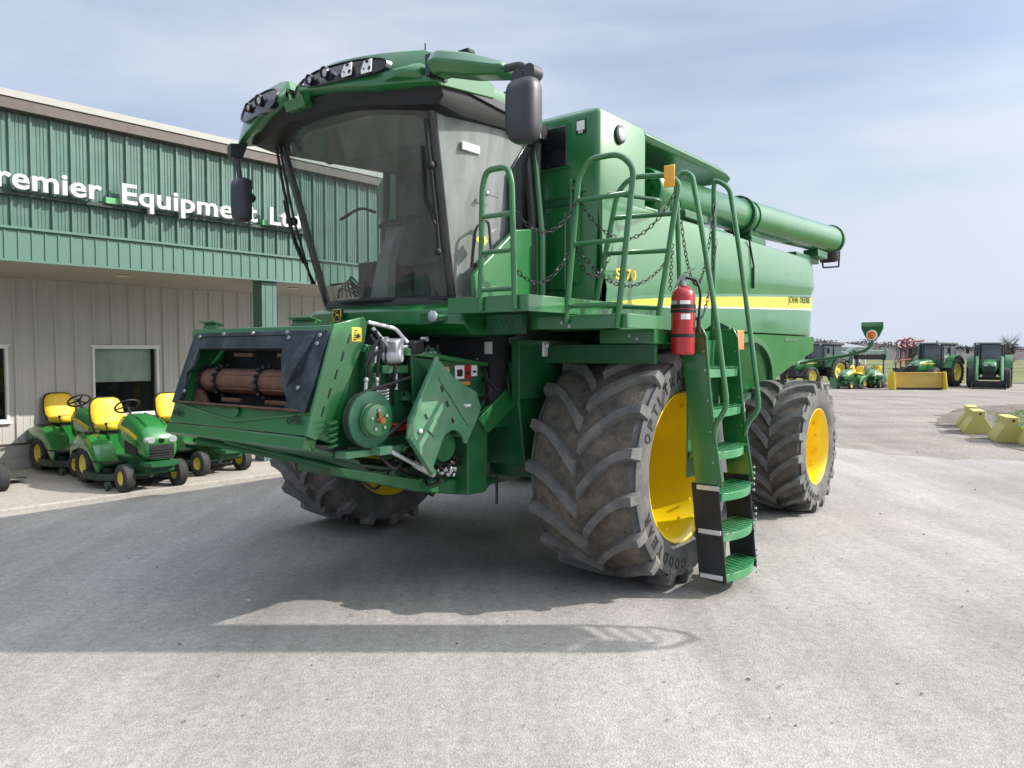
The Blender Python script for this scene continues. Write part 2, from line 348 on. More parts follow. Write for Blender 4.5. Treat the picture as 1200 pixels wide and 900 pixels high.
gm = mat('grass_blade', (.085, .13, .04), .7, var=.35, scale=1.5)
tag(tufts('grass', lawn_pts, 9000, .015, .045, gm, .008), 'short green grass patch behind the yellow concrete blocks', 'grass', kind='stuff')
# loose stones on the yard
mb = MB()
for i in range(900):
    y = 4+ 30*random.random()**1.6; x = random.uniform(-.65, .75)*y
    s = random.uniform(.004, .013)*(1+y*.05)
    if x < -.5*y: continue
    v = [Vector((x, y, .006))+Vector((random.uniform(-1, 1), random.uniform(-1, 1), random.uniform(0, 1.0)))*s for _ in range(4)]
    mb.add(v, [(0, 1, 2), (0, 2, 3), (0, 3, 1), (1, 3, 2)])
tag(mb.build('loose_stones', mat('dark_stone', (.17, .16, .15), .9, var=.4, scale=3), smooth=False), 'scattered small dark stones lying on the pavement and gravel', 'stones', kind='stuff')

# ---------------------------------------------------------------- dealership building (local x = out of the wall, y = along it)
CW, CF = -14.3, -11.9; BA = R(-40.5)
ub = Vector((math.sin(R(40.5)), math.cos(R(40.5)), 0)); vb = Vector((math.cos(R(40.5)), -math.sin(R(40.5)), 0))
def bw(c, s): return vb*c+ub*s
S0, S1 = -7, 21.5
bld = empty('dealership_building', vb*CW, BA)
tag(bld, 'long metal dealership building with green ribbed fascia above a tan ribbed wall and covered walkway', 'building')
D = CF-CW
tan = mat('tan_wall_siding', (.46, .45, .425), .5, var=.06, scale=.8, dirt=(.37, .355, .33), dirt_amt=.35, dscale=1.5)
gsid = mat('green_fascia_siding', (.066, .135, .110), .42, var=.10, scale=1.2, dirt=(.13, .21, .18), dirt_amt=.5, dscale=2.5)
gsid2 = mat('green_fascia_trim', (.080, .165, .128), .42, var=.08, scale=1.2)
trimw = mat('white_roof_trim', (.33, .325, .30), .4, var=.03)
gut = mat('brown_gutter', (.085, .065, .055), .5, var=.15)
blk = mat('painted_concrete_block', (.36, .35, .33), .85, var=.12, scale=4, bump=.4, bscale=90)
sof = mat('soffit_beige', (.34, .31, .28), .6, var=.05)
K = 1.083
# windows (along-wall from, to, z0, z1)
WIN = [(2.95, 4.16, .86, 2.09), (5.44, 6.60, .86, 2.09), (9.4, 10.56, .86, 2.09), (12.4, 13.56, .86, 2.09)]
Z0, Z1 = .50, 3.19
mb = MB()
def wallrect(a, b, z0, z1):
    mb.box(-.20, 0, a, b, z0, z1)
    k = math.ceil(a/.3048)
    while k*.3048 < b-.03:
        y = k*.3048
        if y > a+.03: mb.prism([(0.0005, y-.028, z0+.003), (0.0005, y+.028, z0+.003), (.028, y+.014, z0+.003), (.028, y-.014, z0+.003)], (0, 0, z1-z0-.006))
        for q in (.1, .2):
            if a < y+q-.01 and y+q+.01 < b: mb.prism([(0.0005, y+q-.01, z0+.003), (0.0005, y+q+.01, z0+.003), (.005, y+q, z0+.003)], (0, 0, z1-z0-.006))
        k += 1
cur = S0
for a, b, z0, z1 in WIN:
    wallrect(cur, a, Z0, Z1); wallrect(a, b, Z0, z0); wallrect(a, b, z1, Z1); cur = b
wallrect(cur, S1, Z0, Z1)
mb.build('wall', tan, bld, smooth=False)
mb = MB(); mb.box(-15, -.2, S0+.02, S1-.02, 0, 5.0); 
# hollow: replace the solid by thin shell walls
mb = MB(); mb.box(-15, -14.8, S0, S1, 0, 5.1); mb.box(-14.8, -.2, S0, S0+.2, 0, 5.1); mb.box(-14.8, -.2, S1-.2, S1, 0, 5.1); mb.box(-14.8, -.2, S0+.2, S1-.2, 0, .05); mb.box(-.25, -.205, S0+.2, S1-.2, 3.2, 5.1)
mb.build('back_wall', tan, bld, smooth=False)
mb = MB(); mb.box(-.2, -.004, S0, S1, 0, Z0-.02)
mb.box(-.004, .006, S0, S1, .27, .275)
mb.build('foundation', blk, bld, smooth=False)
mb = MB(); mb.box(-.02, .022, S0, S1, Z0-.02, Z0-.001); mb.build('base_flashing', gut, bld)
mb = MB(); mb.prism([(.001, S0, 3.19), (D-.02, S0, 3.235), (D-.02, S0, 3.28), (.001, S0, 3.25)], (0, S1-S0, 0)); mb.build('soffit', sof, bld, smooth=False)
for y in (-1, 2.2, 5.35, 8.5, 11.6, 14.7):
    mb = MB(); mb.lathe([(0, .11), (.012, .115), (.016, .09), (.016, .001)], (1.55, y, 3.215), (0, 0, -1), 20); mb.build('soffit_light', mat('soffit_lamp_lens', (.7, .68, .62), .3) if y == -1 else bpy.data.materials['soffit_lamp_lens'], bld)
# lower band
FB0, FB1, FT = 3.232, 3.655, 5.215
mb = MB(); mb.box(D-.03, D, S0, S1, FB0, FB1)
k = math.ceil(S0/.165)
while k*.165 < S1:
    y = k*.165; mb.box(D, D+.014, y-.012, y+.012, FB0+.02, FB1-.03); k += 1
mb.build('fascia_band', gsid2, bld, smooth=False)
mb = MB(); mb.box(D-.02, D+.045, S0, S1, FB1+.001, FB1+.035); mb.box(D-.001, D+.03, S0, S1, FB0-.012, FB0+.018); mb.build('fascia_trim', gsid2, bld, smooth=False)
mb = MB(); mb.box(D-.09, D-.05, S0, S1, FB1+.03, FT)
k = math.ceil(S0/.2545)
while k*.2545 < S1:
    y = k*.2545
    mb.prism([(D-.0495, y-.030, FB1+.036), (D-.0495, y+.030, FB1+.036), (D-.012, y+.014, FB1+.036), (D-.012, y-.014, FB1+.036)], (0, 0, FT-FB1-.04))
    for q in (.075, .12, .165): mb.prism([(D-.0495, y+q-.009, FB1+.036), (D-.0495, y+q+.009, FB1+.036), (D-.043, y+q, FB1+.036)], (0, 0, FT-FB1-.04))
    k += 1
mb.build('fascia_panel', gsid, bld, smooth=False)
mb = MB(); mb.prism([(D-.06, S0, FT), (D+.10, S0, FT+.02), (D+.10, S0, FT+.17), (D-.06, S0, FT+.17)], (0, S1-S0, 0)); mb.build('gutter', gut, bld, smooth=False)
mb = MB()
mb.prism([(D+.12, S0-.1, FT+.172), (D+.12, S0-.1, FT+.265), (-7.5, S0-.1, FT+.40), (-15.2, S0-.1, FT+.265), (-15.2, S0-.1, FT+.172)], (0, S1-S0+.2, 0)); mb.build('roof', trimw, bld, smooth=False)
mb = MB(); mb.box(0, D-.1, S0, S0+.05, 3.26, FT); mb.box(0, D-.1, S1-.05, S1, 3.26, FT); mb.build('fascia_end_wall', gsid, bld, smooth=False)
# posts
for y in (-.9, 7.33, 15.3):
    mb = MB(); mb.box(D-.34, D-.05, y, y+.29, .08, 3.225)
    for q in (.07, .21): mb.box(D-.05, D-.043, y+q-.004, y+q+.004, .1, 3.22)
    mb.build('canopy_post', gsid, bld, bevel=.006)
# windows
pane = glassmat('dark_window_glass', (.85, .9, .88), (.1, .12, .12), .05)
frm = mat('white_window_frame', (.72, .72, .70), .4, var=.03)
shade = mat('roller_shade_green_grey', (.72, .73, .68), .8, var=.08)
dark = mat('room_dark', (.02, .022, .025), .7, var=.5)
for i, (a, b, z0, z1) in enumerate(WIN):
    mb = MB(); mb.box(-.06, .03, a, b, z1-.04, z1); mb.box(-.06, .03, a, b, z0, z0+.04); mb.box(-.06, .03, a, a+.04, z0+.04, z1-.04); mb.box(-.06, .03, b-.04, b, z0+.04, z1-.04)
    mb.box(.03, .045, a-.03, b+.03, z1-.005, z1+.025); mb.box(.0, .06, a-.03, b+.03, z0-.03, z0+.002)
    f = mb.build('window', frm, bld, bevel=.004)
    mb = MB(); mb.box(-.045, -.037, a+.04, b-.04, z0+.04, z1-.04); mb.build('pane', pane, f)
    zz = z1-.62 if i else z1-.5
    mb = MB(); mb.box(-.11, -.10, a+.05, b-.10, zz, z1-.02); mb.box(-.115, -.095, a+.05, b-.10, zz-.012, zz+.008); mb.build('roller_shade', shade, f)
    mb = MB(); mb.box(-1.6, -1.58, a-1, b+1, .1, 2.8)
    for k in range(16):
        mb.rbox((-1.2-.3*random.random(), random.uniform(a-.3, b+.3), random.uniform(.6, 2.0)), (.05, random.uniform(.03, .3), random.uniform(.02, .15)))
    mb.build('interior_shelving', dark, f)

# sidewalk
conc = ground_mat('sidewalk_concrete', ((.31, .288, .255), (.39, .365, .328)), big=.6, fine=120, speck=.12, bump=.15)
mb = MB(); mb.box(.0, CW*-1-10.72, S0, S1+3, -.05, .08)
sw = mb.build('sidewalk', conc, bevel=.02); sw.location = vb*CW; sw.rotation_euler = (0, 0, BA); sw['kind'] = 'structure'
jm = MB()
# sign
KL = 1.065
sgn = empty('store_sign', vb*CF+Vector((0, 0, 4.085)), BA)
tag(sgn, 'white raised letters reading Premier Equipment Ltd. on the green fascia', 'sign')
lw = mat('white_sign_letters', (.50, .51, .51), .4, var=.02)
mb = MB(); mb.box(-.01, .06, 2.9*K, 7.66*K, .02, .07); mb.build('sign_rail', mat('dark_sign_rail', (.012, .03, .022), .5), sgn)
for a, b in ((4.37, 4.58), (6.72, 6.88)):
    mb = MB(); mb.box(.0, .10, a*K, b*K, .075, .16); mb.build('sign_block', mat('light_green_sign_block', (.10, .33, .13), .5) if a < 5 else bpy.data.materials['light_green_sign_block'], sgn)
for wd, a, b in (('Premier', 2.90, 4.37), ('Equipment', 4.63, 6.70), ('Ltd.', 6.92, 7.60)):
    mb = MB(); M4 = frame((.13, a*KL, .095), (0, 1, 0), (0, 0, 1))
    mb.text(wd, M4, size=.412, ext=.045, width=(b-a)*KL, bold=.008, spacing=1.03)
    mb.build('letters', lw, sgn, smooth=False)

# ---------------------------------------------------------------- riding mowers
def wheel(parent, name, c, r, wd, rr, rm, tm, hubr=None, lugs=0, side=1):
    hub = MB(); hub.lathe([(-wd*.2, .001), (-wd*.2, rr*.35), (wd*.12, rr*.3), (wd*.2, rr*.22), (wd*.2, .001)], c, (side, 0, 0), 16)
    h = hub.build(name, rm, parent)
    mb = MB(); mb.lathe([(wd*.30, rr*1.02), (wd*.38, rr*1.02), (wd*.38, rr*.93), (wd*.2, rr*.85), (wd*.08, rr*.55), (wd*.1, rr*.3), (wd*.1, .001)], c, (side, 0, 0), 24)
    mb.lathe([(-wd*.30, rr*1.02), (-wd*.38, rr*1.02), (-wd*.38, rr*.93), (-wd*.2, rr*.8), (-wd*.1, .001)], c, (side, 0, 0), 24)
    mb.build('rim', rm, h)
    mb = MB(); mb.lathe([(-wd*.36, rr), (-wd*.5, rr+.25*(r-rr)), (-wd*.5, rr+.7*(r-rr)), (-wd*.4, r*.97), (-wd*.2, r), (wd*.2, r), (wd*.4, r*.97), (wd*.5, rr+.7*(r-rr)), (wd*.5, rr+.25*(r-rr)), (wd*.36, rr)], c, (1, 0, 0), 40)
    n = lugs
    for i in range(n):
        for sd in (-1, 1):
            f = 2*PI*(i+(.5 if sd > 0 else 0))/n; e = []
            for k in (0, 1):
                ff = f+k*(1.1*wd/r)*.5; ww = sd*(wd*.03+k*wd*.45)
                for q in (-1, 1):
                    g_ = ff+q*.018*(.5/r)**.3
                    for rad in (r*.97, r*1.025): e.append((c[0]+ww, c[1]-rad*math.cos(g_), c[2]+rad*math.sin(g_)))
            mb.hexa([e[0], e[4], e[6], e[2], e[1], e[5], e[7], e[3]])
    if n == 0:
        for k in range(-2, 3): mb.lathe([(-.004, r*.985), (-.004, r*1.012), (.004, r*1.012), (.004, r*.985)], (c[0]+k*wd*.16, c[1], c[2]), (1, 0, 0), 40)
    mb.build('tyre', tm, h)
    return h
def ring(y, hw, z0, z1, n=20, p=2.6, cx=0):
    out = []
    for i in range(n):
        a = 2*PI*i/n; c, s = math.cos(a), math.sin(a)
        out.append((cx+hw*math.copysign(abs(c)**(2/p), c), y, (z0+z1)/2+(z1-z0)/2*math.copysign(abs(s)**(2/p), s)))
    return out
def make_mower(label):
    m = empty('riding_mower'); tag(m, label, 'riding mower', 'riding mowers on the sidewalk')
    mb = MB(); mb.loft([ring(.70, .20, .55, .98, p=3), ring(.74, .245, .5, 1.03, p=3), ring(.9, .26, .48, 1.04, p=3), ring(1.15, .265, .44, 1.0, p=3), ring(1.38, .255, .42, .90, p=3.2), ring(1.50, .235, .42, .82, p=3.4), ring(1.555, .20, .44, .72, p=3.2)])
    h = mb.build('hood', M['green_hood'], m, bevel=0, ang=60)
    for sx in (-1, 1):
        mb = MB(); mb.loft([[(sx*.262, .80, .84), (sx*.272, .80, .86), (sx*.272, .80, .89), (sx*.262, .80, .90)], [(sx*.262, 1.1, .78), (sx*.274, 1.1, .79), (sx*.274, 1.1, .83), (sx*.262, 1.1, .85)], [(sx*.250, 1.36, .70), (sx*.268, 1.36, .71), (sx*.266, 1.36, .745), (sx*.250, 1.36, .76)]]); mb.build('hood_stripe', M['yellow_strip'], h)
        mb = MB(); mb.loft([ring(1.42, .075, .66, .76, n=12, cx=sx*.165), ring(1.535, .07, .655, .755, n=12, cx=sx*.155), ring(1.565, .05, .67, .74, n=12, cx=sx*.145)]); mb.build('headlight', M['lamp'], h)
        mb = MB(); mb.loft([[(sx*.258, 1.0, .50), (sx*.268, 1.0, .50), (sx*.270, 1.0, .68), (sx*.262, 1.0, .68)], [(sx*.245, 1.36, .50), (sx*.262, 1.36, .50), (sx*.264, 1.36, .60), (sx*.255, 1.36, .60)]]); mb.build('side_vent', M['black'], h)
        mb = MB(); mb.tube([(sx*.12, .76, 1.035), (sx*.13, 1.15, .995), (sx*.13, 1.4, .90)], .006, 5); mb.build('hood_crease', M['green_matte'], h)
    mb = MB()
    for k in range(5): mb.loft([ring(1.50, .20, .46+k*.036, .485+k*.036, n=12), ring(1.578-.006*abs(k-2), .17, .462+k*.036, .483+k*.036, n=12)])
    mb.box(-.17, .17, 1.45, 1.56, .45, .65); mb.build('grille', M['black'], h)
    mb = MB(); mb.box(-.035, .035, 1.55, 1.575, .675, .735); mb.build('badge', M['black_gloss'], h, bevel=.01)
    mb = MB(); mb.loft([ring(1.40, .24, .33, .43, p=4), ring(1.56, .22, .33, .42, p=4), ring(1.62, .18, .345, .41, p=4)]); mb.build('front_bumper', M['green_matte'], m)
    # fenders / body
    mb = MB()
    for sx in (-1, 1):
        mb.loft([[(sx*a, y, z) for a, z in ((.16, zt-.02), (.24, zt), (.44, zt-.02), (.47, zt-.10), (.46, zt-.22), (.44, zt-.22), (.44, zt-.11), (.40, zt-.07), (.16, zt-.07))] for y, zt in ((-.42, .55), (-.36, .66), (-.1, .73), (.2, .70), (.38, .56), (.5, .42), (.62, .36))])
    mb.box(-.18, .18, -.38, .3, .40, .70)
    mb.build('fender_deck', M['green_hood'], m, ang=50)
    mb = MB()
    for sx in (-1, 1): mb.box(min(sx*.18, sx*.47), max(sx*.18, sx*.47), .36, .86, .34, .365)
    mb.build('footboard', M['black'], m, bevel=.01)
    mb = MB(); mb.box(-.15, .15, -.35, 1.45, .24, .42); mb.cyl((-.34, 1.24, .22), (.34, 1.24, .22), .025); mb.cyl((-.36, 0, .28), (.36, 0, .28), .04); mb.box(-.2, .2, 1.3, 1.5, .26, .34)
    mb.build('frame', M['green_matte'], m, bevel=.006)
    mb = MB(); mb.tube([(.2, .30, .70), (.24, .33, .86)], .01, 6); mb.ball((.24, .33, .87), .022, 5); mb.tube([(.30, .1, .72), (.34, .12, .82)], .009, 6); mb.ball((.34, .12, .83), .018, 5); mb.build('lever', M['black'], m)
    mb = MB(); mb.box(-.46, -.25, -.05, .12, .725, .735); mb.build('tray', M['black'], m, bevel=.004); mb = MB(); mb.box(.28, .42, -.08, .04, .728, .74); mb.build('tray', M['black'], m, bevel=.004)
    mb = MB(); mb.loft([ring(.62, .10, .55, .98, p=3), ring(.72, .18, .55, 1.02, p=3)]); mb.cyl((0, .66, .95), (0, .5, 1.10), .018); mb.build('dashboard', M['black'], m)
    sw_ = MB(); c = Vector((0, .48, 1.12)); ax = Vector((1, 0, 0)); ay = Vector((0, .80, .6)).normalized()
    sw_.tube([c+(ax*math.cos(t*PI/12)+ay*math.sin(t*PI/12))*.165 for t in range(24)], .014, closed=True)
    for t in (90, 210, 330): sw_.tube([c, c+(ax*math.cos(R(t))+ay*math.sin(R(t)))*.16], .012)
    sw_.ball(c, .035, 6); sw_.build('steering_wheel', M['black'], m)
    mb = MB(); mb.loft([ring(-.22, .20, .74, .84, p=3), ring(-.1, .235, .73, .86, p=3), ring(.12, .235, .74, .87, p=3), ring(.24, .20, .76, .87, p=3), ring(.27, .16, .79, .85, p=3)])
    s = mb.build('seat', M['seat_yellow'], m, ang=70)
    mb = MB(); rr = []
    for z, y, hw in ((.80, -.17, .19), (.88, -.20, .235), (1.0, -.225, .24), (1.12, -.255, .225), (1.19, -.275, .18), (1.215, -.285, .12)):
        rr.append([(hw*math.cos(a), y+.055*math.sin(a)*(1 if math.sin(a) > 0 else .8), z) for a in [2*PI*i/16 for i in range(16)]])
    mb.loft(rr); mb.build('seat_back', M['seat_yellow'], m, ang=70)
    mb = MB(); rr2 = [[(p[0]*1.06, p[1]-.03, p[2]+(.015 if j > 2 else 0)) for p in r_] for j, r_ in enumerate(rr)]; mb.loft(rr2); mb.box(-.14, .14, -.18, .18, .69, .74); mb.build('seat_shell', M['black'], m, ang=70)
    mb = MB(); out = [(-.62, .35), (-.5, .15), (.5, .15), (.58, .35), (.56, .8), (.3, 1.05), (-.3, 1.05), (-.58, .8)]
    mb.prism([(x, y, .12) for x, y in out], (0, 0, .09)); mb.cyl((-.3, .55, .2), (-.3, .55, .27), .12); mb.cyl((.3, .55, .2), (.3, .55, .27), .12)
    mb.prism([(-.56, .35, .10), (-.85, .4, .06), (-.85, .75, .06), (-.56, .8, .10)], (0, 0, .015))
    for x, y in ((-.5, 1.0), (.5, 1.0)): mb.cyl((x-.03, y, .07), (x+.03, y, .07), .06)
    mb.build('mower_deck', mat('dark_green_black_deck', (.012, .03, .025), .5, var=.4, dirt=(.12, .13, .11), dirt_amt=.4) if 'dark_green_black_deck' not in bpy.data.materials else bpy.data.materials['dark_green_black_deck'], m, bevel=.012)
    for sx in (-1, 1):
        wheel(m, 'wheel', (sx*.37, 1.24, .19), .19, .15, .095, M['rim_pale'], M['small_tyre'], side=sx)
        wheel(m, 'wheel', (sx*.36, 0, .27), .27, .22, .14, M['rim_pale'], M['small_tyre'], lugs=22, side=sx)
    return m
mow = make_mower('green riding mower with yellow seat parked nearest the kerb, front facing out')
def put(o, p, head, lab=None):   # head: heading angle, deg from +Y to +X ; p = ground point of the rear axle
    o.location = (p[0], p[1], .08 if len(p) < 3 else p[2]); o.rotation_euler = (0, 0, -R(head))
    if lab: o['label'] = lab
HD = 130.5
hv = Vector((math.sin(R(HD)), math.cos(R(HD)))); rv = Vector((math.cos(R(HD)), -math.sin(R(HD))))
def rear_from_front_near(fx, fy, head, sidesign=1, wb=1.24, tr=.37):
    h = Vector((math.sin(R(head)), math.cos(R(head)))); r = Vector((math.cos(R(head)), -math.sin(R(head))))
    c = Vector((fx, fy))-h*wb-r*tr*sidesign
    return (c.x, c.y)
put(mow, rear_from_front_near(-5.30, 10.45, HD), HD)
m2 = copy_tree(mow); put(m2, rear_from_front_near(-6.67, 11.75, HD-4), HD-4, 'green riding mower with yellow seat tucked against the tan wall behind the front mower')
m3 = copy_tree(mow); put(m3, (-5.62, 12.85), HD-5, 'green riding mower with yellow seat half hidden behind the combine feeder housing')
m4 = copy_tree(mow); put(m4, (-7.05-hv.x*1.24+rv.x*.37, 10.52-hv.y*1.24+rv.y*.37), HD, 'riding mower at the left edge of the photo showing only its front wheel')
# ---------------------------------------------------------------- tractors and yard things far behind
tg = mat('tractor_green', (.015, .14, .035), .35, coat=.4, var=.1)
tglass = glassmat('tractor_cab_glass', (.55, .62, .64), (.40, .45, .47), .22, streak=.1)
tdark = mat('tractor_dark_frame', (.015, .02, .02), .5, var=.2)
troof = mat('tractor_roof_dark', (.02, .03, .028), .4, var=.2)
def make_tractor(label):
    m = empty('tractor'); tag(m, label, 'tractor', 'tractors parked across the yard')
    mb = MB(); mb.loft([ring(1.0, .36, .85, 1.58, p=4), ring(1.9, .37, .85, 1.56, p=4), ring(2.7, .35, .85, 1.45, p=4), ring(2.95, .32, .85, 1.35, p=4), ring(3.02, .26, .9, 1.25, p=4)])
    h = mb.build('hood', tg, m, ang=50)
    mb = MB(); mb.box(-.26, .26, 2.95, 3.035, .9, 1.2); mb.build('grille', tdark, h)
    for sx in (-1, 1):
        mb = MB(); mb.box(sx*.17-.08, sx*.17+.08, 2.96, 3.045, 1.2, 1.28); mb.build('headlight', M['lamp'], h, bevel=.01)
        mb = MB(); mb.box(sx*.37-.005, sx*.37+.005, 1.2, 2.7, 1.28, 1.34); mb.build('hood_stripe', M['yellow_strip'], h)
    mb = MB(); mb.box(-.28, .28, -.3, 2.9, .55, .95); mb.cyl((-.8, 0, .8), (.8, 0, .8), .14); mb.cyl((-.75, 2.3, .52), (.75, 2.3, .52), .09); mb.box(-.35, .35, -.7, -.2, .5, 1.0); mb.build('chassis', tdark, m)
    mb = MB()
    for x, y in ((-.72, -.55), (.72, -.55), (-.62, 1.0), (.62, 1.0), (-.76, .2), (.76, .2)):
        mb.tube([(x, y, .95), (x*.95, y*.93, 2.38)], .045, 6)
    mb.box(-.7, .7, -.55, 1.0, .9, 1.08); mb.box(-.72, .72, -.6, -.5, 1.0, 1.5)
    for z in (1.55,): mb.box(-.72, .72, -.6, -.55, z, z+.05)
    c = mb.build('cab', tdark, m, bevel=.01)
    mb = MB(); mb.box(-.70, .70, .96, .97, 1.1, 2.36); mb.box(-.69, .69, -.56, -.55, 1.55, 2.36)
    for sx in (-1, 1): mb.box(sx*.72-.004, sx*.72+.004, -.5, .92, 1.1, 2.36)
    mb.build('cab_glass', tglass, c)
    mb = MB(); mb.box(-.25, .25, -.3, .1, 1.05, 1.2); mb.box(-.25, .25, -.4, -.28, 1.15, 1.8); mb.build('seat', M['black'], c, bevel=.03)
    mb = MB(); mb.loft([ring(-.78, .7, 2.38, 2.46, p=6), ring(-.7, .8, 2.36, 2.52, p=6), ring(1.05, .8, 2.36, 2.52, p=6), ring(1.2, .72, 2.38, 2.46, p=6)]); r = mb.build('cab_roof', troof, m, ang=50)
    for sx in (-.6, .6):
        mb = MB(); mb.box(sx-.08, sx+.08, 1.17, 1.21, 2.38, 2.46); mb.build('work_light', M['lamp'], r)
    for sx in (-1, 1):
        mb = MB(); P = arc((sx*.86, 0, .82), .95, 15, 150, 10, (0, 1, 0), (0, 0, 1)); P2 = arc((sx*.86, 0, .82), .99, 15, 150, 10, (0, 1, 0), (0, 0, 1))
        mb.loft([[p+Vector((-.26, 0, 0)), p+Vector((.26, 0, 0)), q+Vector((.26, 0, 0)), q+Vector((-.26, 0, 0))] for p, q in zip(P, P2)]); mb.build('fender', tg, m)
        wheel(m, 'wheel', (sx*.90, 0, .82), .82, .46, .48, M['rim_pale'], M['small_tyre'], lugs=22, side=sx)
        wheel(m, 'wheel', (sx*.82, 2.3, .56), .56, .36, .33, M['rim_pale'], M['small_tyre'], lugs=20, side=sx)
        mb = MB(); mb.tube([(sx*.7, .98, 2.2), (sx*1.05, 1.1, 2.2)], .015, 6); mb.rbox((sx*1.08, 1.12, 2.05), (.16, .05, .32)); mb.build('mirror', M['black'], m)
    mb = MB(); mb.tube([(.45, 1.1, 1.5), (.45, 1.1, 2.35)], .045); mb.build('exhaust', M['black'], m)
    return m
tr = make_tractor('green cab tractor with yellow rims parked behind the long yellow snow blade')
put(tr, (24.9, 44.9, 0), 233)
tr2 = copy_tree(tr); put(tr2, (27.6, 44.4, 0), 212, 'green loader tractor at the right edge facing the camera, bucket raised low')
tr3 = copy_tree(tr); put(tr3, (19.0, 46.6, 0), 240, 'green tractor with dark cab glimpsed just behind the combine rear wheel')
for o in (tr2,):
    # loader as parts of this tractor
    for sx in (-1, 1):
        mb = MB(); mb.tube(rnd_path([(sx*.55, .9, 1.35), (sx*.58, 2.2, 1.75), (sx*.58, 3.55, .75), (sx*.58, 3.75, .45)], .3), .075, 6); mb.tube([(sx*.55, 1.3, .8), (sx*.58, 2.6, 1.35)], .04, 6); mb.tube([(sx*.5, 1.1, .6), (sx*.56, 1.0, 1.45)], .08, 6)
        mb.build('loader_arm', tg, o)
    mb = MB(); P = [(0, 3.85, .85), (0, 3.8, .1), (0, 4.45, .05), (0, 4.45, .1), (0, 3.88, .16), (0, 3.9, .85)]
    mb.prism([(-.8, y, z*.5) for _, y, z in P], (1.6, 0, 0))
    for sx in (-.8, .78): mb.prism([(sx, 3.86, .40), (sx, 3.85, .06), (sx, 4.4, .04)], (.02, 0, 0))
    mb.build('loader_bucket', tdark, o)
# yellow pusher blade
bl = empty('snow_blade', (21.2, 40.1, 0), R(-4)); tag(bl, 'long yellow box snow blade standing in front of the middle tractor', 'snow blade')
by = mat('faded_yellow_steel', (.50, .34, .07), .55, var=.12, dirt=(.3, .2, .08), dirt_amt=.5)
mb = MB(); mb.box(-1.25, 1.25, 0, .06, .12, .92)
for z in (.14, .88): mb.box(-1.25, 1.25, -.03, 0, z-.03, z+.03)
mb.build('blade_panel', by, bl, bevel=.006)
for x in (-1.27, 1.27):
    mb = MB(); mb.prism([(x, -.45, .03), (x, .5, .03), (x, .5, .7), (x, .1, .96), (x, -.25, .96)], (.05 if x > 0 else -.05, 0, 0)); mb.build('end_plate', mat('bright_yellow_end', (.78, .55, .04), .5) if x < 0 else bpy.data.materials['bright_yellow_end'], bl)
mb = MB(); mb.box(-1.25, 1.25, -.02, .04, .02, .118); mb.build('rubber_edge', M['black'], bl)
mb = MB(); mb.box(-.5, .5, .06, .7, .4, .5); mb.box(-1.15, -.95, .06, .3, .85, 1.15); mb.build('hitch_frame', tdark, bl)
# green box blade
bx = empty('box_scraper', (18.0, 41.2, 0), 0); tag(bx, 'low dark green box blade lying on the gravel beside the small tractors', 'box blade')
mb = MB(); mb.box(-.62, .62, 0, .05, .1, .55); mb.box(-.62, .62, -.05, 0, .5, .55); mb.build('blade_panel', tg, bx, bevel=.006)
for x in (-.62, .62):
    mb = MB(); mb.box(x-.03, x+.03, -.1, .7, .03, .6); mb.build('side_plate', tg, bx)
mb = MB(); mb.tube([(-.3, .1, .5), (0, .5, 1.0), (.3, .1, .5)], .04); mb.tube([(0, .5, 1.), (0, .9, .4)], .04); mb.build('hitch', tdark, bx)
# two small machines (copies of the mower, own group)
for i, (x, y, hd, lab) in enumerate(((18.9, 42.0, 235, 'small green compact machine between the dark green box blade and a yellow seated one'), (20.4, 43.0, 215, 'small green machine with yellow seat next to the yellow snow blade'), (19.45, 43.4, 150, 'small green machine under the raised grey conveyor boom'))):
    q = copy_tree(mow); put(q, (x, y, 0), hd, lab); q['group'] = 'small machines parked across the yard'
# raised folded boom implement
im = empty('conveyor_boom', (20.4, 44.6, 0), R(6)); tag(im, 'raised grey green conveyor boom on thin legs above the small machines', 'farm implement')
gg = mat('weathered_grey_green', (.22, .30, .27), .6, var=.2)
mb = MB(); mb.loft([[(x, -.25, 1.85-.01*x), (x, .25, 1.85), (x, .25, 2.1-.02*x), (x, -.25, 2.1-.02*x)] for x in (-.6, 0, .7, 1.3)]); mb.build('boom', gg, im, bevel=.02)
mb = MB(); mb.box(-.5, 1.2, -.2, .2, 1.55, 1.82); mb.build('lower_tray', tdark, im)
mb = MB(); mb.rbox((-1.0, 0, 2.0), (.9, .35, .18), (0, R(-28), 0)); mb.rbox((-1.25, 0, 1.75), (.5, .5, .4), (0, R(20), 0)); mb.build('hopper', gg, im, bevel=.03)
for x in (-1.1, -.4, 1.25):
    mb = MB(); mb.tube([(x, 0, 0), (x*.98, 0, 1.9)], .035, 6); mb.build('leg', tdark, im)
mb = MB(); mb.box(1.22, 1.36, -.28, .28, 1.5, 2.15); mb.build('end_frame', gg, im, bevel=.01)
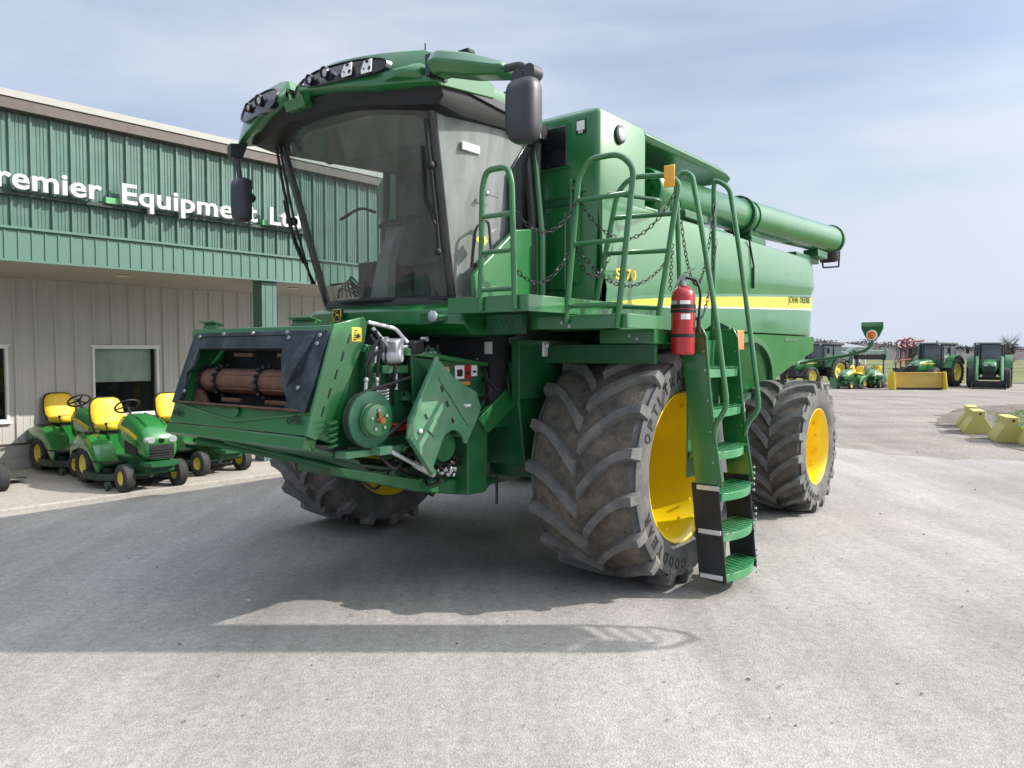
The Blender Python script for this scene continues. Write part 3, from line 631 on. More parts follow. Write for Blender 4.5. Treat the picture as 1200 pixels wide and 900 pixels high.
# red folded implement behind middle tractor
rd = empty('folded_cultivator', (26.6, 50.0, 0), R(8)); tag(rd, 'dark red folded farm implement with round coils rising behind the middle tractor', 'farm implement')
rr_ = mat('dark_red_implement', (.22, .03, .04), .5, var=.3)
mb = MB()
for x in (-1.4, -1.0, 1.5, 1.9): mb.tube([(x, 0, 0), (x+.05, .1, 2.55)], .05, 6)
for z in (.6, 1.4, 2.3): mb.tube([(-1.6, 0, z), (-.7, 0, z+.1)], .05, 6); mb.tube([(1.3, 0, z), (2.2, 0, z)], .04, 6)
mb.tube([(-1.6, 0, .7), (2.1, 0, .8)], .09, 6); mb.tube([(-1.3, 0, 2.6), (.2, 0, 2.72)], .07, 6); mb.tube([(-.9, .2, 2.5), (1.2, .2, 2.5), (1.3, .2, 2.7)], .05, 6)
mb.build('frame', rr_, rd)
for x, z in ((-1.45, 2.5), (-1.1, 2.55), (-.75, 2.62)):
    mb = MB(); mb.tube([(x+.26*math.cos(t*PI/8), .05*math.sin(t), z+.26*math.sin(t*PI/8)) for t in range(16)], .055, 6, closed=True); mb.build('coil', rr_, rd)
for k in range(8):
    mb = MB(); x = (-1.7+k*.13) if k < 4 else (1.4+(k-4)*.2); mb.tube([(x, 0, 2.3), (x+.05, .1, 1.6), (x-.1, .2, 1.2)], .02, 5); mb.build('tine', tdark, rd)
# distant long shed
sh = empty('pole_barn', (37.0, 86, 0), R(8)); tag(sh, 'long low grey barn with white posts along its front on the far side', 'barn')
mb = MB(); mb.box(-5, 2.1, 0, 7, 0, 2.2); mb.build('wall', mat('barn_grey_wall', (.10, .11, .12), .8), sh)
mb = MB(); mb.prism([(-5.3, -1.2, 2.3), (-5.3, -1.2, 2.5), (-5.3, 3.5, 3.0), (-5.3, 8, 2.5), (-5.3, 8, 2.3)], (7.7, 0, 0)); mb.build('roof', mat('barn_roof', (.22, .24, .26), .6), sh)
for k in range(11):
    mb = MB(); x = -4.9+k*.7; mb.box(x-.07, x+.07, -1.05, -.95, .3, 2.3); mb.build('post', M['white'], sh)
for a in (-.9,):
    mb = MB(); mb.box(a-.4, a+.4, -.04, -.003, .6, 2.0); mb.build('door', M['white'], sh)
# field fence rails
fe = empty('field_fence', (30, 62, 0), R(3)); tag(fe, 'thin wire fence with wooden posts running along the field', 'fence')
for k in range(26):
    mb = MB(); mb.cyl((-20+k*3, 0, 0), (-20+k*3, 0, 1.15), .06, 6); mb.build('post', mat('weathered_wood', (.12, .10, .085), .9) if k == 0 else bpy.data.materials['weathered_wood'], fe)
mb = MB()
for z in (.35, .65, .95): mb.tube([(-20, 0, z), (55, 0, z)], .015, 4)
mb.build('wire', M['chain'], fe)
# bare shrubs at right behind tractors, individual trees
tb = mat('bare_bark', (.10, .085, .075), .9, var=.3)
def bare_tree(x, y, h, lab):
    t_ = empty('bare_tree', (x, y, 0)); tag(t_, lab, 'tree', 'bare trees beyond the yard')
    mb = MB(); mb.tube([(0, 0, 0), (.05, 0, h*.4), (0, .05, h*.7)], [.07, .05, .03], 6); mb.build('trunk', tb, t_)
    mb = MB()
    for k in range(46):
        z = random.uniform(.25, .75)*h; a = random.uniform(0, 2*PI); l_ = random.uniform(.3, .7)*h*.5
        p = Vector((0, 0, z)); q = p+Vector((math.cos(a)*l_*.6, math.sin(a)*l_*.6, l_*.9)); mb.tube([p, (p+q)/2+Vector((random.gauss(0, .05), 0, 0)), q], [.022, .014, .006], 4)
        for j in range(5):
            e = q+Vector((random.gauss(0, .25), random.gauss(0, .25), random.uniform(-.1, .35))); mb.tube([(p+q)/2, e], [.01, .004], 3)
    mb.build('crown', tb, t_, smooth=False)
for x, y, h, lab in ((27.2, 52.5, 2.7, 'small bare tree just right of the middle tractor cab'), (28.1, 53.5, 2.6, 'small bare tree between the middle and right tractors'), (36.2, 56, 3.1, 'bare tree whose crown shows above the right tractor roof')): bare_tree(x, y, h, lab)
# yellow concrete barriers
cy = mat('yellow_painted_concrete', (.50, .45, .13), .75, var=.12, scale=5, bump=.4, bscale=60, dirt=(.30, .28, .16), dirt_amt=.55, dscale=5)
labs = ['yellow concrete barrier block farthest from camera, partly hidden by the next one', 'yellow concrete barrier block second from the far end of the row', 'yellow concrete barrier block third in the row with a dark lifting hole', 'yellow concrete barrier block nearest the camera, cut by the photo edge']
def make_block():
    b_ = empty('barrier_block'); mb = MB()
    prof = [(-.31, 0), (.31, 0), (.31, .10), (.14, .38), (.125, .40), (.125, .56), (-.125, .56), (-.125, .40), (-.14, .38), (-.31, .10)]
    mb.prism([(x, 0, z) for x, z in prof], (0, .9, 0)); mb.build('block_body', cy, b_, bevel=.012)
    mb = MB(); mb.lathe([(0, .028), (.006, .028), (.006, .001)], (.02, 0.001, .49), (0, -1, 0), 12); mb.build('lifting_hole', M['black'], b_)
    return b_
b0 = make_block()
for i, (x, y, rz) in enumerate(((12.0, 20.0, -28), (11.32, 18.55, -24), (10.95, 16.75, -22), (11.05, 15.9, -20))):
    o = b0 if i == 0 else copy_tree(b0)
    o.location = (x, y, 0); o.rotation_euler = (0, 0, R(rz)); tag(o, labs[i], 'concrete barrier', 'yellow concrete barrier blocks')
# ---------------------------------------------------------------- combine harvester: local x = towards its left side (near), y = rearwards
CB = empty('combine_harvester', (-.31, 7.91, 0), R(-37.7))
tag(CB, 'large green combine harvester with yellow rims, glass cab, ladder and folded unloading auger', 'combine harvester')
G, GM, GD, BK = M['green'], M['green_matte'], M['green_dusty'], M['black']

def sidetext(mb, txt, c, x, r, size, a0, step, sgn=1, mi=0):
    for i, ch in enumerate(txt):
        if ch == ' ': continue
        a = R(a0+step*i)*1.0
        up = Vector((0, math.sin(a), math.cos(a))); rt = Vector((0, math.cos(a), -math.sin(a)))*sgn
        if sgn < 0: up = Vector((0, -math.sin(a), math.cos(a))); rt = Vector((0, -math.cos(a), -math.sin(a)))
        p = Vector(c)+Vector((x, 0, 0))+up*(r-size*.36)-rt*size*.36
        mb.text(ch, frame(p, rt, up), size=size, ext=.004, bold=size*.03, width=size*.62 if ch != 'I' else size*.2, mi=mi)
def ag_wheel(cx, cy, Rr, W, rim, nl, side, txt=True, rot=0.):
    c = (cx, cy, Rr); s = side; h = W/2
    hub = MB(); q0 = h*.86-.62; hub.lathe([(q0+.06, .001), (q0+.06, rim*.35), (q0, rim*.42)], c, (s, 0, 0), 32)
    for k in range(10):
        a = 2*PI*k/10; hub.lathe([(q0+.06, .028), (q0+.10, .028), (q0+.10, .001)], (cx, cy+rim*.33*math.cos(a), Rr+rim*.33*math.sin(a)), (s, 0, 0), 8)
    hb = hub.build('wheel', M['yellow'], CB)
    mb = MB(); q = h*.86
    mb.lathe([(q-.05, rim*.965), (q-.03, rim*1.0), (q+.005, rim*1.035), (q+.02, rim*1.04), (q+.022, rim*1.02), (q, rim*.985), (q-.03, rim*.97), (q-.06, rim*.95), (q-.22, rim*.92), (q-.40, rim*.89), (q-.58, rim*.84), (q-.64, rim*.70), (q-.62, rim*.3), (q-.62, .001)], c, (s, 0, 0), 72)
    for k in range(14): aa = 2*PI*k/14+.2; mb.lathe([(0, .001), (0, .016), (.03, .014), (.03, .001)], (cx+s*(q-.13), cy+rim*.915*math.cos(aa), Rr+rim*.915*math.sin(aa)), (0, -math.cos(aa), -math.sin(aa)), 8)
    mb.lathe([(-q-.02, rim*1.04), (-q, rim*.985), (-q+.04, rim*.93), (-q+.08, rim*.8), (-q+.10, rim*.6), (-q+.10, .001)], c, (s, 0, 0), 48)
    mb.build('rim', M['yellow'], hb, ang=40)
    # carcass
    mb = MB(); Rc = Rr-.072
    prof = []
    half = [(h*.80, rim*1.0), (h*.90, rim*1.05), (h*.97, rim+.2*(Rr-rim)), (h*.985, rim+.35*(Rr-rim)), (h*.985, rim+.6*(Rr-rim)), (h*.965, rim+.73*(Rr-rim)), (h*.92, Rc-.035), (h*.86, Rc-.012)]
    tread = [(h*k, Rc+.012*(1-k*k)) for k in (.7, .45, .2, 0, -.2, -.45, -.7)]
    mb.lathe(half, c, (s, 0, 0), 96, mi=0); mb.lathe([(-a, b) for a, b in half], c, (s, 0, 0), 96, mi=0)
    mb.lathe([half[-1]]+tread+[(-half[-1][0], half[-1][1])], c, (s, 0, 0), 96, mi=1)
    for i in range(nl):
        for sd in (-1, 1):
            f0 = 2*PI*(i+(.5 if sd > 0 else 0))/nl+rot; rings = []
            K_ = .36/Rr*(h/.51)
            for j in range(11):
                tt = j/8
                if tt <= 1:
                    w_ = sd*(h*.03+h*.93*tt); rt_ = Rr-.018*tt**3; rb = Rc-.02; ff = f0+K_*(1-(1-tt)**1.75)
                    wid = .040+.012*tt+.028*(1-tt)**2
                else:
                    e = (tt-1)/.25; w_ = sd*(h*.96+h*.05*min(1, e*1.5)); rt_ = Rr-.022-(.10)*e; rb = Rc-.06-.07*e; ff = f0+K_+.01*e; wid = .052+.022*e
                al = wid*.72/Rr; be = wid*1.15/Rr
                if tt > 1:   # shoulder part: radial face turns to the side
                    pts = [(w_*.93, rb, ff-be), (w_, rt_, ff-al), (w_, rt_, ff+al), (w_*.93, rb, ff+be)]
                else: pts = [(w_, rb, ff-be), (w_, rt_, ff-al), (w_, rt_, ff+al), (w_, rb, ff+be)]
                rings.append([(cx+a, cy-b*math.cos(g_), Rr+b*math.sin(g_)) for a, b, g_ in pts])
            mb.loft(rings, mi=2)
    if txt:
        st = 360*.118/(2*PI*.8*Rr)*(1.0 if Rr > .9 else 1.05)
        rr = rim+.47*(Rr-rim); sz = .125 if Rr > .9 else .10; xx = s*h*.987; st = math.degrees(sz*.98/rr)
        sidetext(mb, 'GOODYEAR', c, xx, rr, sz, 186, st, s, 3); sidetext(mb, 'OPTITRAC', c, xx, rr, sz, 293 if Rr > .9 else 80, st, s, 3)
    mb.build('tyre', [M['tyre_side'], M['tyre_tread'], M['tyre_lug'], M['tyre_text']], hb, ang=30)
ag_wheel(1.79, 0, 1.016, 1.02, .625, 17, 1, rot=.05); ag_wheel(-1.79, 0, 1.016, 1.02, .625, 17, -1, rot=.12)
ag_wheel(1.94, 3.75, .824, .75, .455, 18, 1, rot=.1); ag_wheel(-1.94, 3.75, .824, .75, .455, 18, -1)

# axles, chassis
mb = MB(); mb.box(-1.25, 1.25, -.16, .16, .78, 1.2); mb.box(-.35, .35, -.3, .45, .7, 1.35)
for s in (-1, 1): mb.prism([(s*1.2, -.28, .55), (s*1.2, .28, .55), (s*1.2, .32, 1.25), (s*1.2, -.32, 1.25)], (-s*.25, 0, 0)); mb.cyl((s*1.2, 0, 1.0), (s*1.7, 0, 1.0), .2)
mb.build('front_axle', GM, CB, bevel=.012)
mb = MB(); mb.box(-1.5, 1.5, 3.62, 3.88, .68, .92); mb.cyl((-1.8, 3.75, .82), (1.8, 3.75, .82), .1)
for s in (-1, 1): mb.box(s*1.45-.12, s*1.45+.12, 3.6, 3.9, .6, 1.1)
mb.build('rear_axle', GM, CB, bevel=.01)
mb = MB(); mb.prism([(1.12, -.75, 1.0), (1.12, -.9, 1.9), (1.12, -.7, 2.06), (1.12, 5.2, 2.2), (1.12, 5.2, 1.35), (1.12, 3.2, 1.2), (1.12, 2.6, .95), (1.12, .3, .92)], (-2.24, 0, 0))
mb.build('separator_body', GM, CB, bevel=.015)
mb = MB()
for k in range(7):
    y = .5+k*.42; mb.cyl((1.13, y, 1.3+.1*(k % 3)), (1.22, y, 1.3+.1*(k % 3)), .10+.05*(k % 2), 20)
mb.tube([(1.2, .5, 1.42), (1.2, 1.8, 1.65), (1.2, 3.0, 1.5)], .02); mb.tube([(1.2, .5, 1.2), (1.2, 1.8, 1.35), (1.2, 3.0, 1.3)], .02)
mb.build('side_pulleys', BK, CB)
mb = MB(); mb.tube([(.95, .9, .9), (.95, 2.4, .72), (.9, 3.4, .75)], .07, 6); mb.tube([(-.95, .9, .9), (-.95, 2.4, .72), (-.9, 3.4, .75)], .07, 6); mb.box(-.8, .8, 1.0, 2.6, .62, .93); mb.build('cleaning_shoe', GM, CB, bevel=.02)

# grain tank
TX = 1.6; TF = 1.24
mb = MB()
mb.loft([[(-TF, -.26, 2.40), (-1.10, -.32, 2.40), (1.40, -.32, 2.40), (1.51, -.31, 2.40), (1.53, -.28, 2.40), (TX, .5, 2.40), (-TF, .5, 2.40)],
         [(-TF, -.26, 3.38), (-1.10, -.32, 3.38), (1.50, -.32, 3.38), (1.565, -.31, 3.38), (1.585, -.28, 3.38), (TX, .5, 3.38), (-TF, .5, 3.38)],
         [(-TF, -.30, 3.78), (-.9, -.33, 4.05), (1.52, -.33, 4.07), (1.585, -.32, 4.06), (TX, -.29, 4.05), (TX, .5, 4.02), (-TF, .5, 3.78)],
         [(-1.0, -.18, 4.0), (-.85, -.22, 4.10), (1.50, -.30, 4.115), (1.555, -.29, 4.112), (1.57, -.26, 4.11), (1.57, .5, 4.11), (-1.0, .5, 4.0)]])
tk = mb.build('grain_tank', G, CB, bevel=.018, ang=40, seg=3)
mb = MB(); mb.box(-.9, .93, .502, 2.5, 2.4, 3.99); mb.box(-TF, -.902, .502, 2.5, 2.4, 3.75); mb.box(.93, TX-.002, .502, 2.5, 2.4, 3.38); mb.build('tank_rear_body', G, CB, bevel=.015)
mb = MB(); mb.loft([[(.90, y, 4.0-dz), (1.56, y, 4.0-dz), (TX, y, 4.045-dz), (1.54, y, 4.105-dz), (.90, y, 4.12-dz)] for y, dz in ((.503, 0), (2.0, 0), (2.45, .01), (2.58, .05))])
mb.prism([(1.0, .503, 3.99), (TX-.02, .503, 3.99), (TX-.02, .503, 3.9), (1.45, .503, 3.78), (1.0, .503, 3.7)], (0, .02, 0))
mb.build('auger_hood', G, CB, bevel=.01)
mb = MB(); mb.box(-.8, .95, .1, 2.45, 4.115, 4.14); mb.build('tank_cover', GM, CB, bevel=.01)
# window, decals, seams on the tank front
mb = MB(); mb.box(.985, 1.275, -.352, -.325, 3.64, 4.0); mb.build('tank_window', M['black_gloss'], tk, bevel=.02)
mb = MB()
for a in ((.965, 1.295, 4.0, 4.015), (.965, 1.295, 3.625, 3.64), (.965, .985, 3.64, 4.0), (1.275, 1.295, 3.64, 4.0)): mb.box(a[0], a[1], -.345, -.322, a[2], a[3])
mb.build('window_seal', G, tk)
mb = MB(); mb.box(.8, 1.40, -.326, -.318, 3.36, 3.373); mb.box(.8, 1.37, -.338, -.315, 3.30, 3.35); mb.build('panel_seam', GM, tk)
mb = MB(); mb.box(.98, 1.25, -.336, -.318, 2.55, 3.24); mb.build('access_panel', G, tk, bevel=.012)
mb = MB(); mb.box(1.36, 1.46, -.338, -.332, 3.90, 4.02, 0); mb.box(1.37, 1.45, -.341, -.338, 3.93, 4.01, 1); mb.box(1.385, 1.435, -.343, -.341, 3.90, 3.93, 2); mb.build('warning_decal', [BK, M['white'], M['labelgrey']], tk)
mb = MB(); mb.box(.86, .90, -.336, -.318, 3.88, 4.0); mb.build('small_decal', M['white'], tk)
mb = MB(); mb.lathe([(0, .085), (.02, .08), (.03, .06), (.032, .001)], (1.6, .0, 3.93), (1, 0, 0), 20)
lm = mb.build('tank_lamp', M['black'], tk); mb = MB(); mb.lathe([(.031, .058), (.04, .04), (.042, .001)], (1.6, .0, 3.93), (1, 0, 0), 20); mb.build('lens', M['lamp'], lm)

# rear body and side panels
mb = MB(); mb.prism([(-1.62, .55, 2.0), (-1.62, 2.6, 2.0), (-1.62, 5.3, 1.9), (-1.62, 5.75, 2.3), (-1.62, 5.6, 3.24), (-1.62, 5.4, 3.3), (-1.62, .55, 3.3)], (3.2, 0, 0)); mb.build('rear_body', G, CB, bevel=.03)
def zs(y):   # stripe bottom and top as they run back
    t_ = (y+.31)/5.97; b_ = 2.39+.235*t_**.85; return b_, b_+.03+.14*t_**.65
ys = [-.30, -.22, .2, .8, 1.4, 2.0, 2.7, 3.4, 4.1, 4.8, 5.3, 5.5, 5.6]
rings = []
for y in ys:
    a, b = zs(y); e = 0
    if y > 5.2: e = (y-5.2)**2*.35
    if y < -.2: e = .04
    zt = 3.34-(.02 if y > 5.4 else 0)
    top0 = 3.34
    q_ = max(0, min(1, (y-.1)/1.4)); q_ = q_*q_*(3-2*q_); xt = 1.625+.10*q_; rings.append([(TX+.004, y, 2.22), (1.675-e, y, 2.235), (1.69-e, y, a-.02), (1.69-e, y, b+.03), (1.69-e, y, b+.035), (max(xt, 1.70)-e, y, b+.12), (xt-e, y, 2.98), (1.615+.085*q_-e, y, 3.22), (1.608+.052*q_-e, y, 3.33), (TX+.004, y, 3.345)])
mb = MB(); mb.loft(rings)
sp = mb.build('side_panel', G, CB, ang=28, bevel=.006)
mb = MB(); mb.loft([[(1.68-(.04 if y < -.2 else (y-5.2)**2*.35 if y > 5.2 else 0), y, zs(y)[0]), (1.695-(.04 if y < -.2 else (y-5.2)**2*.35 if y > 5.2 else 0), y, zs(y)[0]), (1.695-(.04 if y < -.2 else (y-5.2)**2*.35 if y > 5.2 else 0), y, zs(y)[1]), (1.68-(.04 if y < -.2 else (y-5.2)**2*.35 if y > 5.2 else 0), y, zs(y)[1])] for y in [v for v in ys if v > -.25]]); mb.build('yellow_stripe', M['yellow_strip'], sp)
mb = MB(); mb.loft([[(1.68-((y-5.2)**2*.35 if y > 5.2 else 0), y, zs(y)[0]-.022), (1.694-((y-5.2)**2*.35 if y > 5.2 else 0), y, zs(y)[0]-.022), (1.694-((y-5.2)**2*.35 if y > 5.2 else 0), y, zs(y)[0]-.002), (1.68-((y-5.2)**2*.35 if y > 5.2 else 0), y, zs(y)[0]-.002)] for y in [v for v in ys if v > -.25]]); mb.build('grey_pinstripe', M['labelgrey'], sp)
mb = MB(); mb.text('S770', frame((1.70, -.22, 2.63), (0, 1, .03), (0, 0, 1)), size=.135, ext=.003, width=.36, bold=.003); mb.build('model_number', M['yellow_strip'], CB, smooth=False)
a, b = zs(5.0); mb = MB(); mb.text('JOHN DEERE', frame((1.699, 4.36, a+.05), (0, 1, .045), (0, 0, 1)), size=.125, ext=.002, width=.95, bold=.002, spacing=1.15); mb.build('brand_lettering', mat('dark_green_letters', (.02, .10, .04), .5), sp, smooth=False)
# lower skirt with wheel arch
P = [(.35, 2.215), (5.60, 2.215), (5.72, 2.0), (4.9, 1.82), (4.12, 1.60)]
arcp = [(3.0+1.06*math.cos(R(t_)), 1.40+.72*math.sin(R(t_))) for t_ in range(8, 172, 12)]
P2 = P+arcp+[(1.85, 1.45), (1.2, 1.38), (.35, 1.42)]
mb = MB()
bm = bmesh.new()
def skirtx(z): return 1.67-(2.2-z)*.17
vs = [bm.verts.new((skirtx(z), y, z)) for y, z in P2]; f = bm.faces.new(vs); r = bmesh.ops.triangulate(bm, faces=[f])
ex = bmesh.ops.extrude_face_region(bm, geom=bm.faces[:]); bmesh.ops.translate(bm, verts=[e for e in ex['geom'] if isinstance(e, bmesh.types.BMVert)], vec=(-.03, 0, 0))
bm.verts.index_update(); mb.add([v.co[:] for v in bm.verts], [tuple(v.index for v in f.verts) for f in bm.faces]); bm.free()
mb.build('lower_skirt', mat('green_lower_panel', (.010, .135, .028), .35, coat=.4, var=.08, scale=2, dirt=(.1, .16, .08), dirt_amt=.3), CB, ang=20)
mb = MB(); mb.loft([[(skirtx(z)-.10, y, z), (skirtx(z)+.055, y, z), (skirtx(z)+.06, y2, z2), (skirtx(z)-.10, y2, z2)] for (y, z), (y2, z2) in zip(arcp, [(3.0+1.13*math.cos(R(t_)), 1.40+.79*math.sin(R(t_))) for t_ in range(8, 172, 12)])]); mb.build('wheel_arch', G, CB, ang=50)
mb = MB(); mb.prism([(1.1, 3.0+1.1*math.cos(R(t_)), 1.38+.76*math.sin(R(t_))) for t_ in range(0, 360, 15)], (.02, 0, 0)); mb.build('arch_liner', BK, CB)
mb = MB(); mb.tube([(1.25, 2.5, 1.9), (1.3, 3.0, 1.75), (1.2, 3.4, 1.95)], .03); mb.tube([(1.2, 2.3, 1.5), (1.35, 2.9, 1.95), (1.2, 3.6, 1.8)], .02); mb.cyl((1.12, 3.3, 1.55), (1.3, 3.3, 1.55), .28, 28); mb.build('rear_drive_parts', GM, CB)
mb = MB(); mb.prism([(1.66, .75, .80), (1.66, 2.05, .80), (1.66, 2.2, 1.0), (1.66, 2.0, 1.4), (1.66, 1.8, 2.0), (1.66, .75, 2.0)], (-.6, 0, 0)); mb.build('fuel_tank', GM, CB, bevel=.03)
mb = MB(); mb.box(1.727, 1.7375, 2.93, 2.942, 2.75, 3.0); mb.box(1.69, 1.6925, 2.93, 2.94, 2.25, 2.5); mb.build('panel_seam', GM, sp)
# strap on the side panel
mb = MB(); mb.tube([(1.742, 2.95, 3.0), (1.745, 2.95, 2.75)], .012, 6); mb.tube([(1.69, 2.93, 3.33), (1.745, 2.95, 3.0)], .012, 6); mb.build('auger_latch_rod', BK, CB)
# bottom rear vents
mb = MB(); mb.box(1.655, 1.668, 4.35, 4.9, 2.14, 2.20); mb.build('skirt_handle', GM, CB)
# orange reflector behind the ladder
mb = MB(); mb.box(1.76, 1.78, 2.38, 2.58, 2.02, 2.24); mb.build('orange_reflector', M['orange'], CB, bevel=.01)

# unloading auger
a0 = Vector((1.42, .78, 3.60)); a1 = Vector((1.52, 6.95, 3.79)); d = (a1-a0).normalized(); Ln = (a1-a0).length
mb = MB(); mb.lathe([(0, .001), (0, .20), (.02, .215), (.35, .215), (.37, .20), (Ln*.42, .20), (Ln*.42, .215), (Ln-.35, .215), (Ln-.3, .22), (Ln, .22), (Ln, .19), (Ln-.25, .15), (Ln-.25, .001)], a0, d, 40); au = mb.build('unloading_auger', G, CB, ang=40)
mb = MB(); mb.lathe([(-.02, .001), (-.02, .16), (0, .16), (0, .001)], a0, d, 8); au_d = mb.build('end_disc', M['silver'] if False else G, au)
mb = MB()
for k in range(9):
    r_ = .11 if k < 8 else 0; an = k*PI/4; u_ = d.cross(Vector((0, 0, 1))).normalized(); w_ = d.cross(u_); mb.cyl(a0-d*.024+(u_*math.cos(an)+w_*math.sin(an))*r_, a0-d*.018+(u_*math.cos(an)+w_*math.sin(an))*r_, .018, 10)
mb.build('disc_holes', BK, au)
for q, wd, rr in ((Ln*.38, .05, .235), (Ln-.12, .07, .24)):
    mb = MB(); mb.lathe([(0, .205), (0, rr), (wd*.4, rr), (wd*.4, rr-.02), (wd*.6, rr-.02), (wd*.6, rr), (wd, rr), (wd, .205)], a0+d*q, d, 40)
    for k in range(16):
        an = k*PI/8; u_ = d.cross(Vector((0, 0, 1))).normalized(); w_ = d.cross(u_); o_ = a0+d*(q-.012)+(u_*math.cos(an)+w_*math.sin(an))*(rr-.012); mb.cyl(o_, o_+d*(wd+.024), .010, 6)
    mb.build('clamp_ring', GM, au)
mb = MB(); e = a0+d*(Ln-.1); mb.lathe([(0, .16), (.12, .15), (.18, .13), (.18, .11), (.0, .13)], e+Vector((0, 0, -.17)), (0, .2, -1), 24)
for k in (-1, 1): mb.tube([e+Vector((k*.14, .1, -.18)), e+Vector((k*.12, .14, -.42))], .014, 6)
mb.tube([e+Vector((-.12, .14, -.42)), e+Vector((.12, .14, -.42))], .014, 6); mb.build('spout', BK, au)
mb = MB(); mb.box(1.3, 1.62, 3.2, 3.7, 3.34, 3.42); mb.prism([(1.35, 3.3, 3.42), (1.55, 3.3, 3.42), (1.58, 3.3, 3.52), (1.32, 3.3, 3.52)], (0, .3, 0)); mb.box(1.38, 1.6, 6.0, 6.5, 3.44, 3.55); mb.box(1.3, 1.5, 5.3, 6.4, 3.36, 3.45); mb.build('auger_saddle', GM, CB, bevel=.01)
mb = MB(); mb.box(1.2, 1.68, 1.2, 1.75, 3.36, 3.44); mb.cyl((1.42, 1.0, 3.3), (1.42, 1.0, 3.5), .17, 24); mb.build('auger_elbow', GM, CB, bevel=.01)

# marker lamp arm at the rear
mb = MB(); mb.tube(rnd_path([(1.45, 5.7, 1.82), (1.64, 5.78, 1.87), (2.05, 5.8, 1.93), (2.36, 5.8, 2.02), (2.43, 5.8, 2.12), (2.43, 5.8, 2.2)], .08), .022, 8); ma = mb.build('marker_light_arm', GM, CB)
mb = MB(); mb.prism([(2.28, 5.79, 2.42), (2.57, 5.79, 2.42), (2.57, 5.79, 2.33), (2.52, 5.79, 2.22), (2.47, 5.79, 2.155), (2.38, 5.79, 2.155), (2.33, 5.79, 2.22), (2.28, 5.79, 2.33)], (0, .03, 0), 0); mb.box(2.29, 2.56, 5.783, 5.789, 2.36, 2.41, 1); mb.build('marker_plate', [GM, M['green_dusty']], ma, bevel=.004)
mb = MB(); mb.lathe([(0, .075), (.01, .075), (.02, .06), (.02, .001)], (2.425, 5.79, 2.235), (0, -1, 0), 24, 0); mb.lathe([(.021, .058), (.032, .035), (.034, .001)], (2.425, 5.79, 2.235), (0, -1, 0), 24, 1); mb.build('orange_lamp', [M['white'], M['orange']], ma)
# ---------------------------------------------------------------- cab
CC = .08   # cab centre line
def cabring(z, k):   # k 0 bottom .. 1 top ; returns front arc + side points
    hw = .80+.15*k; yf = -1.42-.40*k; bulge = .24-.02*k; yr = -.45
    pts = []
    for i in range(13):
        t_ = -1+2*i/12; pts.append((CC+hw*t_*(1-.02*t_*t_), yf-bulge*(1-abs(t_)**2.2), z))
    return pts, hw, yf, yr
def zc(k): return 2.43+1.52*k
mb = MB(); rows = [cabring(zc(k/8), k/8)[0] for k in range(9)]; mb.loft(rows, close=False)
cab = MB()
cab.box(CC-.80, CC+.80, -1.42, -.45, 2.38, 2.44); cab.prism([(CC-.8, -1.42, 2.38), (CC+.8, -1.42, 2.38), (CC+.5, -1.64, 2.38), (CC-.5, -1.64, 2.38)], (0, 0, .05))
for s in (-1, 1):   # rear posts
    cab.tube([(CC+s*.84, -.47, 2.42), (CC+s*.97, -.50, 3.2), (CC+s*.96, -.48, 3.95)], .04, 8)
cab.box(CC-.85, CC+.85, -.47, -.43, 2.42, 3.95)
cb = cab.build('cab', M['interior'], CB, bevel=.01)
ws = MB(); ws.loft(rows, close=False); ws.build('windshield', M['windshield'], cb, ang=80)
# A pillars and seals
for s in (-1, 1):
    mb = MB(); pts = []
    for k in range(9):
        r_, hw, yf, yr = cabring(zc(k/8), k/8); p = Vector(r_[0 if s < 0 else -1]); pts.append(p)
    mb.tube([p+Vector((0, .01, 0)) for p in pts], .034, 8)
    if s < 0: mb.tube([p+Vector((.07, -.045, 0)) for p in pts], .03, 8)
    mb.build('front_pillar', M['black_gloss'], cb)
mb = MB(); mb.tube([Vector(p)+Vector((0, -.0, 0)) for p in rows[0]], .022, 6); mb.tube([Vector(p) for p in rows[-1]], .03, 6); mb.build('windshield_seal', BK, cb)
# side glass (door bowed outwards)
for s in (-1, 1):
    mb = MB(); rr = []
    for k in range(7):
        z = zc(k/6); r_, hw, yf, yr = cabring(z, k/6); row = []
        for j in range(7):
            q = j/6; row.append((CC+s*(hw+.07*math.sin(PI*q)*(.4+.6*k/6)), yf+(yr-yf)*q, z))
        rr.append(row)
    mb.loft(rr, close=False); mb.build('side_glass', M['sideglass'] if s > 0 else M['windshield'], cb, ang=80)
# interior
mb = MB(); mb.box(CC-.8, CC+.8, -1.7, -.48, 3.80, 3.86); mb.prism([(CC-.75, -1.9, 3.86), (CC+.75, -1.9, 3.86), (CC+.75, -1.4, 3.72), (CC-.75, -1.4, 3.72)], (0, 0, .05)); mb.build('headliner', M['headliner'], cb, bevel=.03)
mb = MB(); mb.loft([ring(-.98, .24, 2.80, 2.93, cx=CC, p=4), ring(-.55, .25, 2.80, 2.95, cx=CC, p=4)])
for (z0, z1, hw) in ((2.9, 3.35, .25),): mb.loft([[(CC+hw*math.cos(a), -.62+.07*math.sin(a)+(.0), z) for a in [2*PI*i/14 for i in range(14)]] for z, hw in ((2.88, .22), (3.0, .25), (3.3, .24), (3.42, .17))])
mb.loft([[(CC+hw*math.cos(a), -.60+.06*math.sin(a), z) for a in [2*PI*i/14 for i in range(14)]] for z, hw in ((3.43, .10), (3.48, .15), (3.6, .15), (3.66, .09))])
mb.box(CC-.15, CC+.15, -.9, -.6, 2.44, 2.8); mb.build('driver_seat', M['seatgrey'], cb, ang=60)
